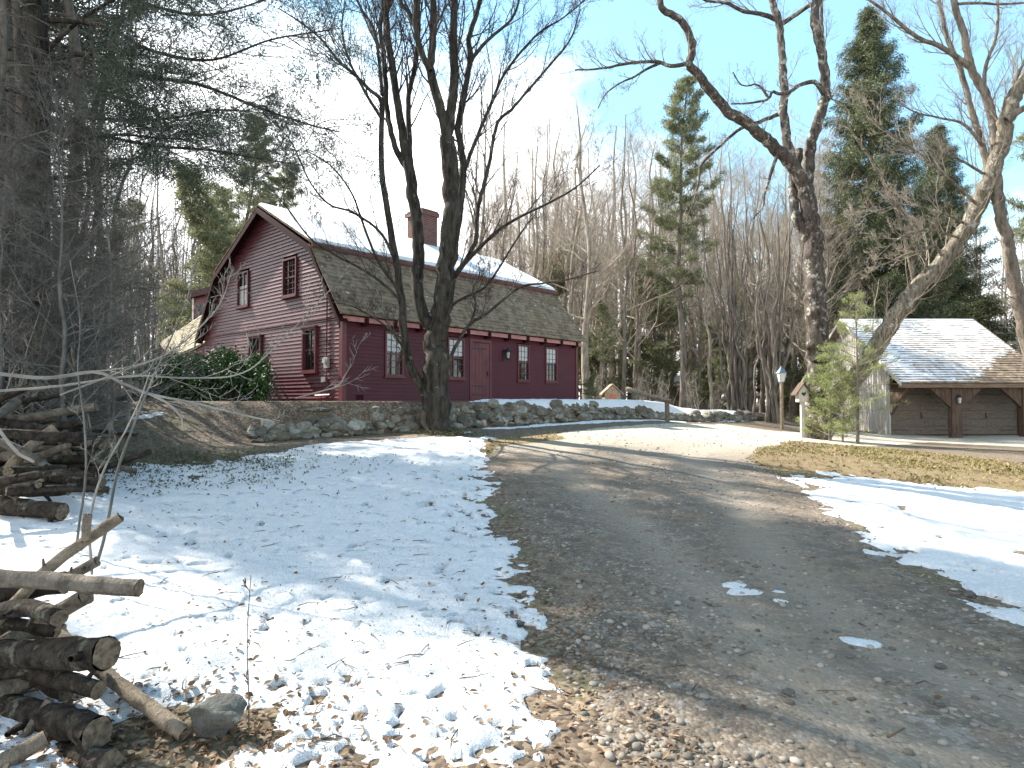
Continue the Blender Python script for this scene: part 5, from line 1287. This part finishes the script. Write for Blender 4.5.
# brush pile in the middle distance on the left
GL = 'weathered limb in the brush pile behind the foreground logs'
for k in range(58):
    px = RND.uniform(-60, 75); D = RND.uniform(6.6, 10.5); x, y = (px-CX)/FPX*D, D; z = gz1(x, y)+RND.uniform(.03, .95)*min(1, (100-px)/110)
    L = RND.uniform(.7, 2.2); a = RND.gauss(0.1, .5); d = V(cos(a), sin(a), RND.gauss(.02, .16)); c = V(x, y, z)
    log(c-d*L/2, c+d*L/2, RND.uniform(.03, .085), RND.uniform(.025, .06), RND.choice((LOGBARK, LOGGREY, LOGBARK)), GL, group='limbs in the brush pile', bend=.05)
il(-20,425,8.6, 96,407,8.8, 9, LOGGREY, 'long pale limb lying along the top of the brush pile', w2=10)
il(8,470,7.2, 55,428,7.5, 10, LOGPALE, 'peeled limb sticking up out of the brush pile')
il(-30,487,7.0, 68,489,7.1, 13, LOGBARK, 'dark log end at the snow edge of the brush pile')
il(-10,505,6.6, 62,512,6.5, 17, LOGBARK, 'thick dark log nearest the camera in the brush pile')
il(30,440,8.2, 104,446,8.0, 10, LOGBARK, 'dark log poking out right from the brush pile')
il(60,432,14, 150,392,15, 9, LOGBARK, 'fallen trunk propped up behind the brush pile', w2=11)
il(0,378,17, 150,379,18, 5, LOGBARK, 'fallen trunk lying level in the left woods', w2=6)
# curved bit of vine on the snow
m = MB(); th = np.linspace(.3, 5.6, 22); c = atg(118, 572); m.tube([c+V(.10*cos(t), .07*sin(t), .015+.006*sin(3*t)) for t in th], np.linspace(.011, .005, 22), 6, .1)
tag(m.build('vine', LOGBARK, None, tuple(c), smooth=True), 'small curled piece of dead vine lying on the snow', 'vine')
m = MB(); c = atg(900, 737); m.tube(spline([c+V(-.07, -.02, .01), c+V(0, .0, .03), c+V(.06, .06, .01)], 8), np.linspace(.007, .003, 8), 6, .1)
tag(m.build('stick', TWIGS_GROUND, None, tuple(c)), 'short dark stick on the lower right of the driveway', 'stick')
# ================================================================ SCATTER
def zsurf(x, y):
    """height of the top surface at many points (bilinear in the grid)"""
    i = np.clip(np.searchsorted(XS, x)-1, 0, len(XS)-2); j = np.clip(np.searchsorted(YS, y)-1, 0, len(YS)-2)
    fx = (x-XS[i])/(XS[i+1]-XS[i]); fy = (y-YS[j])/(YS[j+1]-YS[j]); Z = ZALL
    return (Z[j, i]*(1-fx)+Z[j, i+1]*fx)*(1-fy)+(Z[j+1, i]*(1-fx)+Z[j+1, i+1]*fx)*fy
def gsamp(A, x, y):
    i = np.clip(np.searchsorted(XS, x)-1, 0, len(XS)-2); j = np.clip(np.searchsorted(YS, y)-1, 0, len(YS)-2); return A[j, i]
ZALL = np.maximum(ZTOP, np.where(mL > 0, zs, -9))
def scatter_xy(n, ymax=30, p=1.6, ang=.75):
    """points with a density that thins out with distance"""
    u = RG.random(n); y = 2.4*(ymax/2.4)**u
    a = RG.uniform(-ang, ang, n); return y*np.tan(a), y
def leaf_scatter(x, y, size, mat, name, lab, cat, up=.0):
    z = zsurf(x, y); M = len(x); a = RG.uniform(0, 6.28, M); s = size*RG.uniform(.5, 1.4, M); el = RG.normal(0, .35, M)
    d = np.c_[np.cos(a)*np.cos(el), np.sin(a)*np.cos(el), np.sin(el)]; w = np.cross(d, np.c_[RG.normal(0, .35, M), RG.normal(0, .35, M), np.ones(M)]); w /= np.linalg.norm(w, axis=1, keepdims=True)
    c = np.c_[x, y, z+.006+np.abs(np.sin(el))*s*.4]; n_ = np.cross(w, d)
    k = s[:, None]
    pts = [c-d*k*.5, c-d*k*.1+w*k*.32+n_*k*.10, c+d*k*.15, c-d*k*.1-w*k*.32+n_*k*.10, c+d*k*.25+w*k*.22+n_*k*.12, c+d*k*.6, c+d*k*.25-w*k*.22+n_*k*.12]
    v = np.stack(pts, 1).reshape(-1, 3); b = np.arange(M)[:, None]*7
    q = np.concatenate([b+np.array([0, 3, 2, 1]), b+np.array([1, 2, 5, 4]), b+np.array([2, 3, 6, 5])])
    m = MB(); m.add(v, q); return tag(m.build(name, mat), lab, cat, None, 'stuff')
x, y = scatter_xy(60000); sn = gsamp(mL, x, y); rd = gsamp(DRD, x, y); thn = thinL(x, y)
c1 = atg(170, 735); c3 = atg(200, 475)
dens = np.where(sn > 0, .008, .13); dens = np.where(rd > .3, .008, dens)
dens += .05*np.exp(-((rd+.20)/.30)**2)*(y < 14)+.95*np.exp(-((x-c1[0])**2/.5**2+(y-c1[1])**2/.35**2))+.10*np.exp(-((x-c3[0])**2/1.3**2+(y-c3[1])**2/1.2**2))
dens += .05*(sn > 0)*(y < 4.6)*(thn > .2)
dens += .03*(sn > 0)*(vnoise(x*1.8, y*1.8, 71) > .62)
dens *= np.clip(1.2-y/40, .2, 1)
k = RG.random(len(x)) < dens*1.0
leaf_scatter(x[k], y[k], .036, LITTER, 'fallen_leaves', 'brown dead leaves scattered over the ground and snow', 'leaves')
# bits of bark, cones and crumbs on the snow
x, y = scatter_xy(30000, 20); sn = gsamp(mL, x, y); k = (RG.random(len(x)) < .16*(vnoise(x*1.3, y*1.3, 91) > .42)) & (sn > 0)
leaf_scatter(x[k], y[k], .018, TWIGS_GROUND, 'debris', 'dark crumbs of bark and needles sprinkled on the snow', 'debris')
# twigs lying about
x, y = scatter_xy(1500, 22); m = MB(); z = zsurf(x, y); rd = gsamp(DRD, x, y)
for i in range(len(x)):
    if RND.random() > (.15 if rd[i] > 0 else .38): continue
    a = RND.uniform(0, 6.28); L = RND.uniform(.03, .20); d = V(cos(a), sin(a), 0); c = V(x[i], y[i], z[i]+.006); m.tube([c-d*L/2, c+V(RND.gauss(0, .012), RND.gauss(0, .012), RND.uniform(0, .015)), c+d*L/2+UZ*RND.uniform(0, .01)], [.0035, .003, .0015], 4)
tag(m.build('fallen_twigs', TWIGS_GROUND), 'thin dead twigs strewn over snow and driveway', 'twigs', None, 'stuff')
# stones in the driveway
x, y = scatter_xy(30000, 22); rd = gsamp(DRD, x, y); k = (rd > -.15) & (RG.random(len(x)) < .15+.55*(vnoise(x*.9, y*.9, 95) > .5)+.3*(np.abs(rd) < .3)) & (gsamp(mL, x, y) < .02)
x, y = x[k], y[k]; z = zsurf(x, y); n = len(x); s = .0075*np.exp(RG.normal(0, .55, n))*(1+.03*y); s = np.minimum(s, .026)
V0, F0 = ICO[1]; k0 = RG.normal(size=(n, 3, 3)); B = V0[None]*(1+.13*np.tanh(np.einsum('vi,nij->nvj', V0, k0)[..., :1]*1.4)+.06*RG.normal(size=(n, 42, 1)))*np.stack([RG.uniform(.8, 1.4, n), RG.uniform(.7, 1.1, n), RG.uniform(.4, .75, n)], 1)[:, None, :]*s[:, None, None]
a = RG.uniform(0, 6.28, n); ca, sa = np.cos(a)[:, None], np.sin(a)[:, None]; B = np.stack([B[..., 0]*ca-B[..., 1]*sa, B[..., 0]*sa+B[..., 1]*ca, B[..., 2]], -1)+np.c_[x, y, z+s*.18][:, None]
m = MB(); m.add(B.reshape(-1, 3), None, (F0[None]+(np.arange(n)*42)[:, None, None]).reshape(-1, 3))
tag(m.build('gravel', STONES, smooth=True), 'loose gravel and small stones scattered over the driveway', 'gravel', None, 'stuff')
# grass and ground cover on the verges
gv = np.maximum(*[sdist(p, GX, GY) for p in VG])
x, y = [], []
pts = np.array([p for p in VG[0]]); lo, hi = pts.min(0), pts.max(0)
x = np.r_[RG.uniform(lo[0], hi[0], 26000), RG.uniform(-4, 3.5, 12000)]; y = np.r_[RG.uniform(lo[1], hi[1], 26000), RG.uniform(7, 17, 12000)]
k = (gsamp(gv, x, y)+.6*fbm(x*1.5, y*1.5, 97) > 0) & (RG.random(len(x)) < .12+1.0*sstep(-.12, .16, fbm(x*.8, y*.8, 96))) & (gsamp(mL, x, y) < .0); x, y = x[k], y[k]
def blades(x, y, h, w, name, lab):
    z = zsurf(x, y); M = len(x); a = RG.uniform(0, 6.28, M); hh = h*RG.uniform(.4, 1.3, M); d = np.c_[np.cos(a), np.sin(a), 0*a]; l = RG.normal(0, .5, (M, 2))*hh[:, None]
    c = np.c_[x, y, z]; v = np.stack([c-d*w, c+d*w, c+np.c_[l, hh]], 1).reshape(-1, 3); m = MB(); m.add(v, None, np.arange(M*3).reshape(-1, 3)); return tag(m.build(name, GRASS), lab, 'grass', None, 'stuff')
blades(x, y, .06, .012, 'grass', 'short yellow green turf and weeds on the verge by the cherry tree')
k = y < 30; leaf_scatter(x[::3], y[::3], .075, LITTER, 'fallen_leaves', 'tan dead leaves caught in the turf of the verges', 'leaves')
CREEP = varied('creeper_leaves', [(.03,.033,.02), (.07,.065,.035), (.10,.11,.05)], .8, .2, 2)
# low evergreen creeper on the left bank
c = atg(170, 470); x = RG.normal(c[0], 1.1, 3600); y = RG.normal(c[1]+.3, .9, 3600); k = RG.random(len(x)) < .35+.65*(vnoise(x*2.2, y*2.2, 98) > .5); x, y = x[k], y[k]
z = zsurf(x, y)+RG.uniform(.01, .07, len(x)); m = MB(); leaves(m, np.c_[x, y, z], np.tile(V(0, 0, .4), (len(x), 1)), 2, .03, .045, .018, 0, .5); tag(m.build('creeper', CREEP), 'low dark evergreen creeper poking through the snow on the left bank', 'creeper', None, 'stuff')
c = wp(446, 15.2); x = RG.normal(c[0], .35, 900); y = RG.normal(c[1]-.15, .25, 900); z = zsurf(x, y)+RG.uniform(.01, .10, 900); m = MB(); leaves(m, np.c_[x, y, z], np.tile(V(0, 0, .4), (900, 1)), 2, .03, .05, .02, 0, .5); tag(m.build('creeper', CREEP), 'dark creeping plants around the maple foot', 'creeper', None, 'stuff')
# ================================================================ LIGHT, SKY, CAMERA
SUNAZ = V(-.835, .55); SUNAZ = SUNAZ/np.linalg.norm(SUNAZ); EL = radians(40)
sd_ = V(SUNAZ[0]*cos(EL), SUNAZ[1]*cos(EL), sin(EL))
import mathutils
L = bpy.data.lights.new('sun', 'SUN'); L.energy = 5.0; L.angle = radians(.55); L.color = (1, .94, .85)
so = bpy.data.objects.new('sun', L); COL.objects.link(so); so.rotation_euler = mathutils.Vector(tuple(sd_)).to_track_quat('Z', 'Y').to_euler()
so.location = (-30, 17, 30)
W = bpy.data.worlds.new('World'); SC.world = W; W.use_nodes = True; nt = W.node_tree; nt.nodes.clear()
out = N(nt, 'ShaderNodeOutputWorld'); bg = N(nt, 'ShaderNodeBackground'); nt.links.new(bg.outputs[0], out.inputs[0])
sky = N(nt, 'ShaderNodeTexSky', sky_type='NISHITA'); sky.sun_disc = False; sky.sun_elevation = EL; sky.sun_rotation = atan2(SUNAZ[0], SUNAZ[1]); sky.air_density = 1.0; sky.dust_density = .6; sky.ozone_density = .8
tc = N(nt, 'ShaderNodeTexCoord'); g = tc.outputs['Generated']
sp = N(nt, 'ShaderNodeSeparateXYZ'); nt.links.new(g, sp.inputs[0])
mp = N(nt, 'ShaderNodeMapping'); mp.inputs['Scale'].default_value = (1, 1, 2.2); mp.inputs['Location'].default_value = (.35, .2, .1); nt.links.new(g, mp.inputs[0])
nz = noise(nt, mp.outputs[0], 1.9, 7, .62)
def mth(op, a, b=None, c=None):
    n = N(nt, 'ShaderNodeMath', operation=op)
    for k, v in enumerate((a, b, c)):
        if v is None: continue
        if hasattr(v, 'is_linked'): nt.links.new(v, n.inputs[k])
        else: n.inputs[k].default_value = v
    return n.outputs[0]
thr = mth('MULTIPLY_ADD', sp.outputs[0], -.34, .43)          # cloud deck is lower toward the right
e = mth('SUBTRACT', sp.outputs[2], thr)
cl = mth('MULTIPLY_ADD', nz, 1.25, mth('MULTIPLY', e, -2.0))
cm = N(nt, 'ShaderNodeMapRange', interpolation_type='SMOOTHSTEP'); cm.inputs[1].default_value = .52; cm.inputs[2].default_value = .86; nt.links.new(cl, cm.inputs[0])
cf = mth('MULTIPLY_ADD', cm.outputs[0], .90, .10)
bri = mix(nt, nz, (7.0, 7.3, 7.6), (11.0, 11.1, 11.2))
tint = mix(nt, 1.0, sky.outputs[0], (.66, 1.15, 1.13)); nt.nodes[-1].blend_type = 'MULTIPLY'
sc_ = mix(nt, cf, tint, bri)
nt.links.new(sc_, bg.inputs[0]); bg.inputs[1].default_value = .098
cam = bpy.data.cameras.new('camera'); co = bpy.data.objects.new('camera', cam); COL.objects.link(co); SC.camera = co
co.location = (0, 0, CAMZ); co.rotation_euler = (pi/2+TH, 0, 0); cam.sensor_width = 36; cam.lens = 36*FPX/1024; cam.clip_end = 1000; cam.clip_start = .05
vs = SC.view_settings; vs.view_transform = 'Standard'; vs.look = 'None'; vs.gamma = 1; vs.exposure = 1.70; vs.use_curve_mapping = False
SC.cycles.max_bounces = 5; SC.cycles.diffuse_bounces = 3; SC.cycles.transparent_max_bounces = 8; SC.cycles.use_denoising = True
